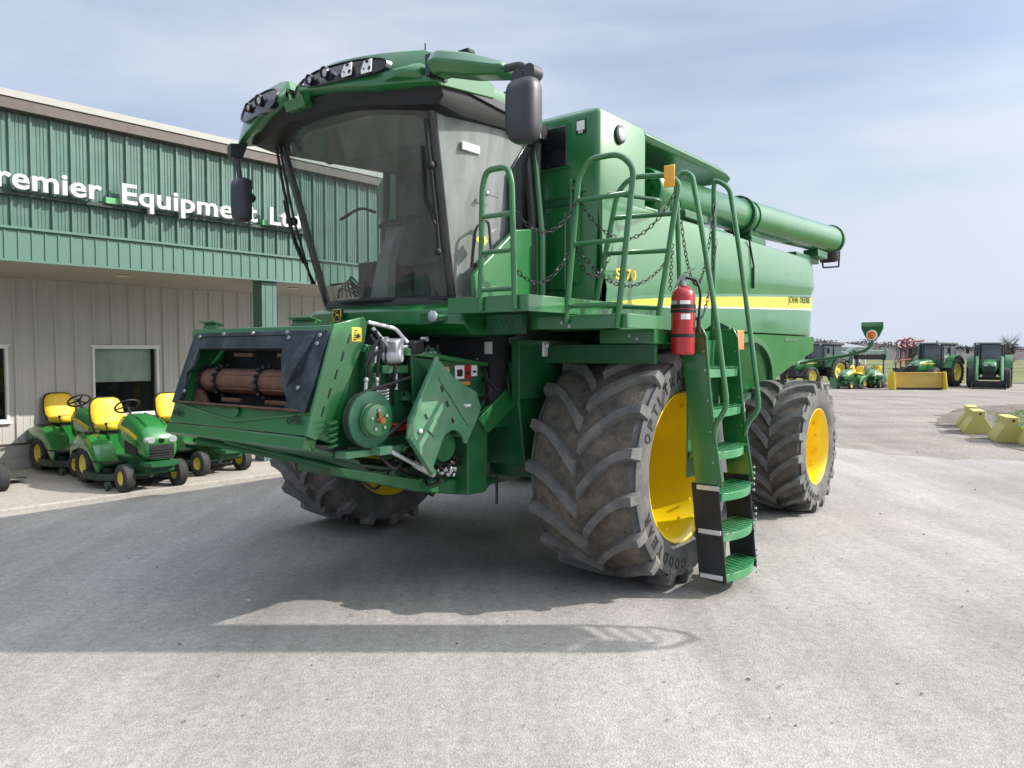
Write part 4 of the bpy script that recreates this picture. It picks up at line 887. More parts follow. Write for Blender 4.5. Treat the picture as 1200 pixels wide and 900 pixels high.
mb = MB(); mb.loft([[(CC-.05+a*w_, y+b*.06, z) for a, b in ((-1, -1), (1, -1), (1, 1), (-1, 1))] for z, y, w_ in ((2.44, -1.40, .11), (2.8, -1.34, .07), (3.0, -1.26, .06), (3.12, -1.20, .10))]); mb.build('steering_column', mat('column_light_grey', (.17, .17, .16), .6), cb, bevel=.02)
c = Vector((CC-.05, -1.18, 3.17)); ax = Vector((1, 0, 0)); ay = Vector((0, .93, .36))
mb = MB(); mb.tube([c+(ax*math.cos(t_*PI/14)+ay*math.sin(t_*PI/14))*.19 for t_ in range(28)], .016, closed=True)
for t_ in (90, 210, 330): mb.tube([c, c+(ax*math.cos(R(t_))+ay*math.sin(R(t_)))*.19], .014)
mb.ball(c, .05, 6); mb.build('steering_wheel', BK, cb)
mb = MB(); mb.loft([[(CC+.38, -1.0, 2.9), (CC+.6, -1.0, 2.9), (CC+.6, -1.0, 3.0), (CC+.38, -1.0, 3.0)], [(CC+.4, -.5, 2.9), (CC+.62, -.5, 2.9), (CC+.62, -.5, 3.04), (CC+.4, -.5, 3.04)]])
mb.tube([(CC+.48, -.95, 3.0), (CC+.47, -1.0, 3.16)], .03); mb.rbox((CC+.62, -1.02, 3.28), (.22, .03, .17), (R(-12), 0, R(-20))); mb.tube([(CC+.60, -.9, 3.0), (CC+.62, -1.0, 3.25)], .015)
mb.box(CC-.70, CC-.45, -1.1, -.5, 2.44, 2.85); mb.build('armrest_console', BK, cb, bevel=.01)
mb = MB(); mb.tube(rnd_path([(CC-.78, -1.25, 3.25), (CC-.55, -1.2, 3.35), (CC-.35, -1.2, 3.28)], .1), .014, 6); mb.tube([(CC-.75, -1.4, 2.62), (CC-.4, -1.45, 2.62), (CC-.3, -1.4, 2.5)], .012, 6)
for k in range(5): mb.tube(rnd_path([(CC-.7+.06*k, -1.35, 2.5), (CC-.6+.03*k, -1.42, 2.6+.03*k), (CC-.4, -1.3, 2.48+.02*k), (CC-.2, -1.35, 2.46)], .1), .009, 5)
mb.build('interior_cables', BK, cb)
mb = MB(); mb.box(CC+.5, CC+.62, -1.6, -1.596, 2.62, 2.74); mb.build('glass_sticker', M['labelgrey'], cb) if False else None
# door furniture (near side)
mb = MB(); mb.box(1.045, 1.06, -1.50, -1.28, 3.58, 3.65); mb.build('door_hinge', M['labelgrey'], cb, bevel=.01)
mb = MB(); mb.tube(rnd_path([(1.01, -1.33, 2.68), (1.06, -1.34, 3.0), (1.06, -1.18, 3.08), (1.06, -1.13, 2.72)], .06), .012, 6); mb.rbox((1.02, -1.2, 2.68), (.04, .2, .07)); mb.build('door_handle', BK, cb)
mb = MB(); mb.rbox((1.065, -1.27, 2.90), (.006, .10, .10), (R(45), 0, 0)); mb.build('lime_diamond_sticker', M['decal_lime'], cb)
mb = MB(); mb.ball((1.075, -1.22, 3.28), .022, 6); mb.tube([(1.075, -1.22, 3.28), (1.075, -1.08, 3.27)], .006, 5); mb.build('glass_fixing', M['steel'], cb)
mb = MB(); mb.prism([(1.045, -.86, 3.02), (1.055, -.92, 3.5), (1.05, -.68, 3.78), (1.035, -.50, 3.84), (1.03, -.50, 2.98)], (.012, 0, 0)); mb.build('dark_corner_panel', M['black_gloss'], cb, bevel=.01)  # dark glossy panel laid on the rear part of the side glass
# wipers
mb = MB(); a_ = rows; P_ = [Vector(rows[k][12])+Vector((-.02, -.05, 0)) for k in range(9)]
mb.tube([P_[7], P_[5], P_[3], P_[2]+Vector((.0, -.01, 0))], .016, 6); mb.tube([P_[6]+Vector((-.05, -.02, 0)), P_[4]+Vector((-.07, -.04, 0)), P_[3]+Vector((0, -.02, 0))], .011, 6); mb.ball(P_[5]+Vector((.01, -.02, .05)), .035, 6); mb.ball(P_[2]+Vector((.0, -.02, -.02)), .03, 6)
mb.build('wiper_right', BK, cb); bpy.data.objects['wiper_right'].name = 'wiper_arm'
mb = MB(); P_ = [Vector(rows[k][0])+Vector((.0, -.07, 0)) for k in range(9)]
mb.tube([P_[8]+Vector((.03, 0, 0)), P_[6]+Vector((-.02, -.02, 0)), P_[3]+Vector((-.06, -.05, 0)), P_[2]+Vector((-.03, -.04, 0))], .014, 6); mb.tube([P_[8]+Vector((.08, -.02, .05)), P_[6]+Vector((.05, -.03, 0)), P_[4]+Vector((0, -.03, 0)), P_[1]+Vector((0, -.03, 0))], .012, 6)
mb.tube(rnd_path([P_[5]+Vector((-.1, 0, 0)), P_[4]+Vector((-.13, 0, 0)), P_[2]+Vector((-.06, 0, 0)), P_[1]+Vector((0, 0, 0))], .1), .012, 6); mb.ball(P_[4]+Vector((-.05, 0, 0)), .04, 6); mb.build('wiper_arm', BK, cb)
# roof
def yfr(x): return -2.20+(.33 if x > CC else .17)*min(1.25, abs(x-CC)/1.15)**2.4
rf = MB(); rr = []
for y, hw, z0, z1 in ((-2.12, .9, 3.98, 4.05), (-2.0, 1.04, 3.95, 4.12), (-1.5, 1.06, 3.94, 4.16), (-.8, 1.04, 3.95, 4.17), (-.45, 1.0, 3.96, 4.12), (-.38, .9, 3.98, 4.05)): rr.append(ring(y, hw, z0, z1, cx=CC, n=28, p=5))
rf.loft(rr); rf2 = rf.build('cab_roof', G, cb, ang=50)
mb = MB(); rr = []
for x, z0, z1, y0, y1 in ((-1.08, 3.84, 3.98, -1.85, -.5), (-.9, 3.80, 3.99, -2.12, -.42), (-.3, 3.86, 4.0, -2.2, -.42), (.4, 3.86, 4.0, -2.2, -.42), (1.0, 3.80, 3.99, -2.08, -.42), (1.14, 3.80, 3.985, -1.85, -.46), (1.17, 3.86, 3.97, -1.7, -.6)):
    y0 = yfr(x)+.03
    rr.append([(x, y0, z1), (x, y0+.05, z0+.03), (x, y0+.3, z0), (x, y1, z0+.06), (x, y1, z1)])
mb.loft(rr); mb.build('roof_underside', M['roof_black'], rf2, ang=40)
mb = MB(); mb.prism([(1.175, -1.72, 3.98), (1.175, -1.78, 4.04), (1.175, -.78, 3.99), (1.175, -.66, 3.93), (1.175, -.74, 3.90)], (.015, 0, 0)); mb.build('roof_side_panel', M['mirror_grey'], rf2, bevel=.01)
# roof front clusters
def yfr(x): return -2.20+(.33 if x > CC else .17)*min(1.25, abs(x-CC)/1.15)**2.4
def cluster(xa, xb, za, zb, yc, s):
    """green surround lofted along x; section in (y,z)"""
    mb = MB(); rr = []
    n = 9
    for i in range(n):
        t_ = i/(n-1); x = xa+(xb-xa)*t_
        # outer corner falls away and back
        o_ = t_ if s > 0 else 1-t_
        inn = min(1, o_/.14); top = 3.97+.275*min(1, inn**.7)-.03*o_ - (.05*max(0, o_-.9)/.1)
        bot = 4.03-.09*min(1, o_*1.6)-(.10 if s < 0 else .0)*max(0, o_-.4)/.6; yy = yfr(x)
        top += .0
        rr.append([(x, yy, bot), (x, yy-.045, bot+.02), (x, yy-.04, bot+.05), (x, yy+.02, top-.06), (x, yy+.06, top), (x, yy+.5, top-.03), (x, yy+.62, 4.1), (x, yy+.62, 4.0)])
    mb.loft(rr); o = mb.build('light_cluster', G, rf2, ang=32, bevel=.012)
    return o
CL = [(cluster(.0, 1.20, 0, 0, -2.20, 1), 1), (cluster(-1.12, -.16, 0, 0, -2.20, -1), -1)]
def oval(cx, cz, hw, hh, y, tilt=0, n=28, p=3): 
    return [(cx+hw*math.copysign(abs(math.cos(a))**(2/p), math.cos(a)), y+tilt*(hh*math.copysign(abs(math.sin(a))**(2/p), math.sin(a)))/hh, cz+hh*math.copysign(abs(math.sin(a))**(2/p), math.sin(a))) for a in [2*PI*i/n for i in range(n)]]
def recess(mb, cx, cz, hw, hh):
    rr = []
    for k, dy in ((1.06, -.01), (1.04, -.060), (1.0, -.060), (.97, -.048), (.6, -.050), (.02, -.050)):
        rr.append([(x, yfr(x)+dy+(.06*max(0, z-4.05)/.2), z) for x, y, z in oval(cx, cz, hw*k, hh*k, 0)])
    mb.loft(rr, caps=False)
def lamp(par, x, y, z, r):
    mb = MB(); mb.lathe([(0, r*1.05), (.03, r*1.05), (.03, r*.9), (.012, r*.85)], (x, y, z), (0, -1, -.1), 20); l_ = mb.build('work_light', M['black_gloss'], par)
    mb = MB(); mb.lathe([(.012, r*.86), (.025, r*.5), (.028, .001)], (x, y, z), (0, -1, -.1), 20); mb.build('lens', M['lamp'], l_)
cr, cl = CL[0][0], CL[1][0]
mb = MB(); recess(mb, .47, 4.105, .38, .072); mb.build('lamp_recess', M['black_gloss'], cr)
for x, z, r in ((.17, 4.095, .038), (.34, 4.115, .043)): lamp(cr, x, yfr(x)-.05, z, r)
for x in (.55, .72):
    oy = yfr(x)+2.205; mb = MB(); mb.prism([(x-.05, -2.262, 4.05), (x+.05, -2.262, 4.05), (x+.056, -2.262, 4.075), (x+.04, -2.244, 4.15), (x-.04, -2.244, 4.15), (x-.056, -2.262, 4.075)], (0, -.008, 0)); pl_ = mb.build('lamp_plate', M['white'], cr); pl_.location.y = oy
    for dx, dz in ((0, .045), (-.032, -.025), (.032, -.025)): mb = MB(); mb.lathe([(0, .015), (.006, .015), (.006, .001)], (x+dx, -2.262 if dz < 0 else -2.257, 4.10+dz*.85), (0, -1, .15), 12); mb.build('plate_hole', BK, pl_)
mb = MB(); mb.rbox((.43, -2.235, 4.10), (.10, .02, .02), (0, .6, 0)); mb.build('recess_bracket', M['steel'], cr)
mb = MB(); recess(mb, -.64, 4.075, .34, .095); mb.build('lamp_recess', M['black_gloss'], cl)
for x, z, r in ((-.55, 4.09, .045), (-.76, 4.08, .038)): lamp(cl, x, yfr(x)-.05, z, r)
mb = MB(); mb.tube(rnd_path([(-.16, -2.16, 4.02), (-.13, -2.16, 4.12), (-.02, -2.16, 4.17), (.03, -2.16, 4.08)], .02), .012, 6); mb.build('grab_loop', BK, rf2)
mb = MB(); mb.loft([[(-.2, -2.21, 3.93), (-.2, -2.24, 4.0), (-.2, -1.9, 4.06), (-.2, -1.9, 3.95)], [(.04, -2.21, 3.94), (.04, -2.24, 4.01), (.04, -1.9, 4.08), (.04, -1.9, 3.95)]]); mb.build('roof_dip', G, rf2)
# right hand (near) mirror arm cover, joint and mirror
mb = MB(); mb.loft([[(x, y, z0), (x, y-.05, (z0+z1)/2), (x, y, z1), (x, y+.16, z1), (x, y+.16, z0)] for x, y, z0, z1 in ((1.22, -2.02, 3.975, 4.13), (1.30, -2.03, 3.97, 4.13), (1.55, -2.01, 3.90, 4.06), (1.80, -1.98, 3.86, 3.96), (1.85, -1.97, 3.88, 3.94))]); ac = mb.build('mirror_arm_cover', G, cb, bevel=.015, ang=50)
mb = MB(); mb.box(1.175, 1.22, -2.03, -1.84, 3.97, 4.12); mb.build('arm_joint', M['black_gloss'], ac)
mb = MB(); mb.box(1.42, 1.52, -1.96, -1.88, 4.08, 4.115); mb.build('marker_lamp', BK, ac, bevel=.01)
mb = MB(); mb.tube(rnd_path([(1.80, -1.95, 3.90), (1.97, -1.93, 3.90), (2.02, -1.92, 3.82), (2.02, -1.92, 3.72)], .06), .028, 8); mb.cyl((1.98, -2.0, 3.80), (1.98, -1.9, 3.80), .055, 20); mb.cyl((2.07, -2.0, 3.82), (2.07, -1.9, 3.82), .05, 20); mm = mb.build('mirror_arm', M['mirror_grey'], cb)
def mirror_shell(c, w_, h_, name='mirror'):
    mb = MB(); c = Vector(c); rr = []
    for yy, k in ((-.075, .6), (-.06, .86), (-.02, .98), (.03, 1.0), (.05, .97)):
        rr.append([(c.x+w_/2*k*math.copysign(abs(math.cos(a))**.45, math.cos(a)), c.y+yy, c.z+h_/2*(k+.0)*math.copysign(abs(math.sin(a))**.45, math.sin(a))) for a in [2*PI*i/24 for i in range(24)]])
    mb.loft(rr); o = mb.build(name, M['mirror_grey'], cb, ang=60)
    mb = MB(); mb.box(c.x-w_*.43, c.x+w_*.43, c.y+.051, c.y+.055, c.z-h_*.44, c.z+h_*.44); mb.build('mirror_glass', M['lamp'], o); return o
mirror_shell((2.03, -2.0, 3.575), .24, .42)
mb = MB(); mb.loft([[(-1.05, -2.18, 3.83), (-1.2, -2.12, 3.83), (-1.22, -2.0, 3.84), (-1.05, -2.0, 3.86)], [(-1.08, -2.16, 3.72), (-1.18, -2.12, 3.72), (-1.18, -2.04, 3.72), (-1.08, -2.04, 3.72)]]); mb.tube([(-1.10, -2.08, 3.72), (-1.09, -2.06, 3.50)], .024, 8); mb.tube([(-1.0, -2.0, 3.66), (-1.0, -2.0, 3.45)], .008, 5); mb.build('mirror_arm', M['mirror_grey'], cb, bevel=.005)
mirror_shell((-1.09, -2.05, 3.36), .18, .40)
mb = MB(); mb.ball((-1.04, -1.99, 3.38), .045, 6); mb.tube([(-1.1, -2.0, 3.38), (-1.0, -1.98, 3.37)], .012); mb.build('mirror_knob', BK, cb)
mb = MB(); mb.tube([(.85, -1.7, 4.1), (.86, -1.7, 4.38)], .006, 5); mb.build('antenna', BK, rf2)
mb = MB(); mb.rbox((1.0, -.75, 4.19), (.08, .22, .05)); mb.build('roof_bracket', G, rf2, bevel=.01)
# sunlit wedge panel at the cab corner and cab rear post
mb = MB(); mb.prism([(1.06, -1.40, 2.43), (1.06, -1.42, 2.60), (1.06, -1.36, 2.66), (1.06, -.88, 3.03), (1.06, -.42, 3.1), (1.06, -.42, 2.43)], (.05, 0, 0)); mb.build('wedge_panel', G, CB, bevel=.012)
mb = MB(); mb.tube([(1.12, -.50, 2.45), (1.13, -.52, 3.0), (1.02, -.50, 3.85)], .03, 8); mb.build('corner_tube', G, CB)
mb = MB(); mb.tube([(1.09, -.62, 2.45), (1.08, -.62, 3.2), (.99, -.6, 3.9)], .04, 8); mb.build('door_post', BK, CB)
# ---------------------------------------------------------------- front cowl under the cab
mb = MB(); rr = []
for z, hw, yf, bul in ((2.385, .86, -1.46, .22), (2.33, .98, -1.52, .24), (2.22, 1.02, -1.52, .22), (2.14, 1.0, -1.42, .16), (2.12, .9, -1.2, .05)):
    row = []
    for i in range(15):
        t_ = -1+2*i/14; row.append((CC+hw*t_, yf-bul*(1-abs(t_)**2.5), z))
    row += [(CC+hw, -.8, z), (CC-hw, -.8, z)]; rr.append(row)
mb.loft(rr); cw = mb.build('front_cowl', G, CB, ang=35, bevel=.006)
mb = MB(); mb.lathe([(0, .045), (.02, .045), (.03, .03), (.032, .001)], (.90, -1.665, 2.275), (0, -1, 0), 20); mb.build('cowl_lamp', M['lamp'], cw)
mb = MB(); mb.loft([oval(.72, 2.26, .26, .05, -1.55, .0), oval(.72, 2.26, .24, .045, -1.665)]); mb.build('lamp_housing', GM, cw)
mb = MB(); mb.prism([(-.10-.06, -1.772, 2.365), (-.10+.06, -1.772, 2.365), (-.10+.066, -1.78, 2.30), (-.10+.04, -1.79, 2.245), (-.10-.04, -1.79, 2.245), (-.10-.066, -1.78, 2.30)], (0, -.012, 0)); em = mb.build('emblem_shield', BK, cw, bevel=.006)
mb = MB(); q = -1.798
for a, b, w_ in (((-0.145, 2.355), (-0.055, 2.355), .005), ((-0.055, 2.355), (-0.048, 2.30), .005), ((-0.048, 2.30), (-0.065, 2.257), .005), ((-0.065, 2.257), (-0.135, 2.257), .005), ((-0.135, 2.257), (-0.152, 2.30), .005), ((-0.152, 2.30), (-0.145, 2.355), .005),
                 ((-0.130, 2.29), (-0.105, 2.31), .006), ((-0.105, 2.31), (-0.075, 2.305), .008), ((-0.075, 2.305), (-0.068, 2.275), .004), ((-0.130, 2.29), (-0.135, 2.27), .004), ((-0.105, 2.31), (-0.120, 2.335), .005), ((-0.120, 2.335), (-0.090, 2.345), .003), ((-0.075, 2.305), (-0.070, 2.325), .003)):
    mb.tube([(a[0], q, a[1]), (b[0], q, b[1])], w_*.8, 5)
mb.build('emblem_deer', M['yellow_strip'], em)
# black hollow below the platform with grille
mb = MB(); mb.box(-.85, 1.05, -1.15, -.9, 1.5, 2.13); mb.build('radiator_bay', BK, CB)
mb = MB(); mb.box(1.14, 1.5, -1.30, -1.25, 2.14, 2.29)
for i in range(5):
    for j in range(3): mb.cyl((1.17+.055*i+.02*(j % 2), -1.302, 2.17+.035*j), (1.17+.055*i+.02*(j % 2), -1.305, 2.17+.035*j), .013, 8)
mb.build('perforated_step', GM, CB)
mb = MB(); mb.box(1.0, 1.08, -1.16, -1.155, 1.98, 2.08); mb.build('grey_label', M['labelgrey'], CB)
mb = MB()
for k in range(14):
    x = random.uniform(.1, 1.05); z = random.uniform(1.7, 2.1); mb.tube(rnd_path([(x, -1.18, z), (x+random.uniform(-.2, .2), -1.24, z-.1), (x+random.uniform(-.3, .3), -1.2, z-random.uniform(.1, .3))], .1), random.choice((.008, .012, .018)), 6)
mb.build('hose_bundle', BK, CB)
mb = MB()
for k in range(9): mb.ball((random.uniform(.3, 1.05), -1.22, random.uniform(1.75, 2.08)), random.uniform(.01, .018), 5)
mb.build('hose_fittings', M['steel'], CB)
# ---------------------------------------------------------------- platforms, rails, ladder
def plate(name, x0, x1, y0, y1, z0, z1, bolts=()):
    mb = MB(); mb.box(x0, x1, y0, y0+.012, z0, z1); mb.box(x1-.012, x1, y0+.012, y1, z0, z1); mb.box(x0, x1-.012, y0+.012, y1, z1-.02, z1-.002)
    o = mb.build(name, G, CB, bevel=.004)
    mb = MB()
    for b in bolts: mb.cyl((b[0], y0-.008, b[1]), (b[0], y0+.002, b[1]), .014, 8)
    if bolts: mb.build('bolts', M['steel'], o)
    return o
plate('platform', 1.10, 1.86, -1.72, -.50, 2.285, 2.405, [(1.45, 2.33), (1.45, 2.37), (1.76, 2.33), (1.76, 2.37)])
plate('platform', 1.50, 2.36, -1.20, -.62, 2.17, 2.275, [(1.87, 2.19), (1.87, 2.25), (1.80, 2.22), (2.29, 2.19), (2.29, 2.25)])
plate('platform', 1.77, 2.27, -.60, .55, 2.065, 2.18, [(2.05, 2.13), (2.12, 2.10)])
mb = MB(); mb.box(1.5, 1.87, -1.22, -1.205, 2.275, 2.40); mb.box(1.2, 1.9, -.5, .6, 2.18, 2.4); mb.build('platform_riser', GM, CB)
def rail(name, path, rungs, r=.022, col=None):
    mb = MB(); mb.tube(path, r, 10)
    for a, b in rungs: mb.tube([a, b], r*.85, 8)
    return mb.build(name, G, CB)
y = -1.735
rail('handrail', rnd_path([(1.44, y, 2.30), (1.46, y, 3.2), (1.50, y, 3.31), (1.69, y, 3.31), (1.73, y, 3.2), (1.76, y, 2.30)], .12), [((1.45, y, z), (1.74, y, z)) for z in (2.98, 2.72, 2.45)])
y = -1.22
rail('handrail', rnd_path([(1.85, y, 2.22), (1.96, y, 3.3), (2.06, y, 3.41), (2.30, y, 3.41), (2.42, y, 3.30), (2.29, y, 2.17)], .12), [((1.945, y, 3.12), (2.40, y, 3.12)), ((1.91, y, 2.80), (2.36, y, 2.80)), ((1.86, y, 2.34), (2.31, y, 2.34))])
y = -.6
rail('handrail', rnd_path([(1.71, y, 2.3), (1.93, y, 3.28), (2.05, y, 3.39), (2.36, y, 3.36), (2.47, y+.0, 3.3), (2.29, y, 2.20)], .12), [((1.885, y, 3.08), (2.42, y, 3.06)), ((1.84, y, 2.80), (2.39, y, 2.78)), ((1.74, y, 2.38), (2.31, y, 2.34))])
mb = MB(); mb.box(2.37, 2.46, -.665, -.65, 3.25, 3.42); o = mb.build('amber_reflector', M['amber'], CB, bevel=.012); 
# tank side grab rail
mb = MB(); mb.tube(rnd_path([(1.3, -.34, 3.42), (1.35, -.42, 3.42), (1.9, .2, 3.35), (1.62, .75, 3.35)], .06), .018, 8); mb.build('tank_grab_rail', GM, CB)
mb = MB(); mb.tube(rnd_path([(1.33, -.33, 3.5), (1.36, -.42, 3.5), (1.36, -.42, 2.6), (1.33, -.33, 2.6)], .05), .015, 8); mb.build('door_grab_rail', GM, CB)
# ladder
def xo(z): return 2.70-.10*(z-.15) if z > .9 else 2.70-.053*(z-.15)
def xi(z): return xo(z)-.225
ladder = MB()
for y in (-.17, .5):
    yy = y if y > 0 else y
    ladder.prism([(xi(.9), yy, .9), (xo(.9), yy, .9), (xo(1.95), yy, 1.95), (xo(1.95)-.01, yy, 2.12), (xo(1.95)-.05, yy, 2.2), (xi(1.95)-.02, yy, 2.2)], (0, .014, 0))
    ladder.tube([(xo(.9), yy+.007, .9), (xo(1.5), yy+.007, 1.5), (xo(1.95), yy+.007, 1.95), (xo(1.95)-.012, yy+.007, 2.12), (xo(1.95)-.06, yy+.007, 2.21)], .012, 6)
lad = ladder.build('ladder', G, CB, bevel=.003)
for y in (-.17, .5):
    mb = MB(); mb.prism([(xi(.12), y-.003, .14), (xo(.12), y-.003, .12), (xo(.92), y-.003, .92), (xi(.92), y-.003, .92)], (0, .017, 0)); mb.tube([(xo(.12), y+.006, .12), (xo(.92), y+.006, .92)], .010, 6)
    ex_ = mb.build('rubber_extension', M['black'], lad)
    mb = MB()
    for z in (.89, .53, .165):
        if y < 0: mb = MB(); mb.box(xi(z)+.01, xo(z)-.02, y-.012, y-.003, z-.02, z+.02); mb.build('clamp_strip', M['silver'], ex_, bevel=.006)
        else:
            for k in range(5): mb.cyl((xo(z)+.0, y+.02, z-.1+.05*k), (xo(z)+.015, y+.02, z-.1+.05*k), .01, 6)
    if y > 0: mb.build('edge_bolts', M['silver'], ex_)
    mb = MB()
    for z in (1.1, 1.35, 1.6, 1.85, 2.0): mb.cyl((xo(z)-.02, y-.006, z), (xo(z)-.02, y, z), .009, 6)
    mb.build('bolts', M['steel'], lad)
def step(z, low):
    mb = MB(); x0 = xi(z)+.0; x1 = xo(z); b = .07 if low else .02
    out = [(x0, -.152), (x1-.01, -.152)]+([(x1-.01+b*math.sin(PI*k/8), -.152+.645*k/8) for k in range(1, 8)])+[(x1-.01, .493), (x0, .493)]
    mb.prism([(x, y_, z-.075) for x, y_ in out], (0, 0, .065))
    for k in range(9 if low else 6):
        yy = -.12+.58*k/(8 if low else 5); mb.tube([(x0+.02, yy, z), (x0+.07, yy+.03, z+.012), (x1-.05, yy-.03, z+.012), (x1-.0+b*.5, yy, z)], .006, 5)
    return mb.build('step', M['step'], lad, bevel=.004)
M['step'] = mat('green_step_paint', (.025, .20, .07), .4, coat=.2, var=.12, dirt=(.2, .25, .18), dirt_amt=.4)
for i, z in enumerate((1.86, 1.53, 1.19, .86, .53, .20)): step(z, i > 1)
mb = MB(); mb.box(xi(1.5)+.0, xi(1.5)+.012, -.15, .49, .95, 2.1); mb.build('ladder_back', GM, lad)
mb = MB(); mb.tube([(2.5, .3, .5), (2.5, .3, .2)], .01, 6); mb.build('hanging_rod', M['steel'], lad)
rail('ladder_handrail', rnd_path([(2.32, -.2, 2.05), (2.25, -.2, 3.37), (2.31, -.2, 3.47), (2.39, -.2, 3.43), (2.48, -.2, 2.98), (2.62, -.2, 2.2), (2.71, -.2, 1.56), (2.615, -.19, 1.42), (2.60, -.19, 1.32)], .09), [])
rail('ladder_handrail', rnd_path([(2.28, .52, 2.05), (2.27, .52, 3.53), (2.34, .52, 3.50), (2.42, .52, 3.43), (2.52, .52, 2.84), (2.63, .52, 2.09), (2.71, .52, 1.5), (2.60, .51, 1.36), (2.585, .51, 1.26)], .09), [])
mb = MB(); mb.prism([(2.2, .53, 2.05), (2.48, .53, 2.05), (2.42, .53, 2.22), (2.30, .53, 2.28), (2.2, .53, 2.2)], (0, .015, 0)); mb.prism([(1.9, .6, 1.35), (1.9, .6, 2.18), (1.9, 1.6, 2.18), (1.9, 1.6, 1.7), (1.9, 1.2, 1.35)], (.03, 0, 0)); mb.build('ladder_bracket', GM, CB)
mb = MB(); mb.box(1.2, 2.2, -.3, .55, 2.02, 2.065); mb.build('platform_support', GM, CB)
# chains
def chain(a, b, sag, n, name='safety_chain'):
    mb = MB(); a = Vector(a); b = Vector(b); P_ = []
    for i in range(n+1):
        t_ = i/n; p = a.lerp(b, t_); p.z -= sag*4*t_*(1-t_); P_.append(p)
    for i in range(n):
        p, q = P_[i], P_[i+1]; d_ = (q-p); L_ = d_.length*.66; d_.normalize(); s_ = d_.cross(Vector((.3, .2, 1))).normalized()
        if i % 2: s_ = d_.cross(s_)
        c_ = (p+q)/2; pts = []
        for k in range(10):
            an = 2*PI*k/10; pts.append(c_+d_*L_*math.cos(an)+s_*.013*math.sin(an))
        mb.tube(pts, .0038, 5, closed=True)
    return mb.build(name, M['chain'], CB)
chain((1.74, -1.735, 3.03), (1.96, -1.22, 3.14), .22, 16); chain((1.75, -1.735, 2.60), (1.9, -1.22, 2.78), .18, 16)
chain((1.95, -1.22, 3.14), (2.45, -.62, 3.22), .33, 26); chain((1.92, -1.22, 2.82), (2.30, -.35, 2.80), .30, 28); chain((1.91, -1.22, 2.82), (1.90, -.62, 2.84), .25, 14)
chain((2.27, -.2, 3.30), (2.29, .50, 3.35), .75, 46); chain((2.30, .52, 3.0), (2.44, -.25, 2.30), .28, 26); chain((2.27, -.3, 2.9), (2.27, -.33, 2.5), .0, 14)

# ---------------------------------------------------------------- feeder house
def FP(s, t, d=0):   # face point: s across (0 far .. 1 near), t up, d inward
    p = Vector((-.9+1.77*s, -2.875+.235*t, 1.44+.725*t)); n = Vector((0, .95, -.308)); return p+n*d
def fprism(mb, st, d0, d1, mi=None): mb.prism([FP(s, t, d0) for s, t in st], FP(0, 0, d1)-FP(0, 0, d0), mi)
mb = MB(); 
mb.loft([[FP(.02, -.02, .28), FP(.98, -.02, .28), FP(.98, .98, .28), FP(.02, .98, .28)], [(-.68, -1.7, 1.2), (.72, -1.7, 1.2), (.72, -1.7, 2.0), (-.68, -1.7, 2.0)], [(-.68, -.7, 1.0), (.72, -.7, 1.0), (.72, -.7, 1.85), (-.68, -.7, 1.85)]]); fh = mb.build('feeder_house', GM, CB, bevel=.01)
mb = MB()   # frame: top, bottom, sides
fprism(mb, [(-.01, .93), (1.01, .93), (1.01, 1.03), (-.01, 1.03)], .0, .25); fprism(mb, [(-.02, .0), (1.0, .0), (1.0, .22), (-.02, .22)], .03, .27)
fprism(mb, [(-.01, .22), (.05, .22), (.05, .93), (-.01, .93)], .02, .27); fprism(mb, [(.94, .22), (1.0, .22), (1.0, .93), (.94, .93)], .02, .27)
fprism(mb, [(-.02, -.12), (.99, -.12), (.99, -.01), (-.02, -.01)], .02, .12)
mb.build('adapter_frame', G, fh, bevel=.008)
mb = MB(); fprism(mb, [(.0, .20), (.49, .06), (1., .20), (1., .225), (.49, .085), (.0, .225)], .015, .03); mb.build('frame_ribs', G, fh, bevel=.004)
mb = MB(); mb.cyl(FP(.5, .16, .03), FP(.5, .16, .01), .035, 20); mb.build('frame_boss', G, fh)
mb = MB()   # worn dark surround
fprism(mb, [(.05, .80), (.74, .80), (.74, .93), (.05, .93)], -.012, .05)
fprism(mb, [(.05, .93), (.97, .93), (.97, .975), (.05, .975)], -.02, -.001)
fprism(mb, [(.0, .20), (.065, .24), (.07, .40), (.05, .52), (.09, .60), (.10, .82), (.08, .97), (.03, .97)], -.016, .02)
fprism(mb, [(.72, .95), (1.0, .95), (.985, .5), (.97, .2), (.83, .2), (.85, .28), (.82, .36), (.775, .44), (.765, .55), (.735, .70)], -.016, .02)
mb.build('wear_plates', M['wear'], fh, bevel=.006)
mb = MB(); mb.loft([[FP(.86, .95, -.017), FP(.93, .95, -.017), FP(.93, .95, .0), FP(.86, .95, .0)], [FP(.82, .55, -.06), FP(.87, .55, -.06), FP(.88, .55, .0), FP(.81, .55, .0)], [FP(.80, .42, -.017), FP(.82, .42, -.017), FP(.82, .42, 0), FP(.80, .42, 0)]]); mb.build('deflector', M['wear'], fh, ang=60)
mb = MB()
for s, t_ in ((.28, .955), (.5, .955), (.74, .955), (.09, .93), (.76, .90), (.955, .92), (.95, .84), (.90, .42), (.09, .33)):
    mb = MB(); mb.lathe([(0, .017), (.008, .015), (.009, .001)], FP(s, t_, -.02), (0, -.95, .308), 10); mb.build('bolt', M['steel'], fh)
mb = MB()
for s, t_ in ((.02, .10), (.045, .12), (.07, .09), (.87, .12), (.90, .15), (.93, .12)): mb.lathe([(0, .022), (.004, .022), (.004, .012), (0, .012)], FP(s, t_, .012), (0, -.95, .308), 12)
mb.build('frame_rings', BK, fh)
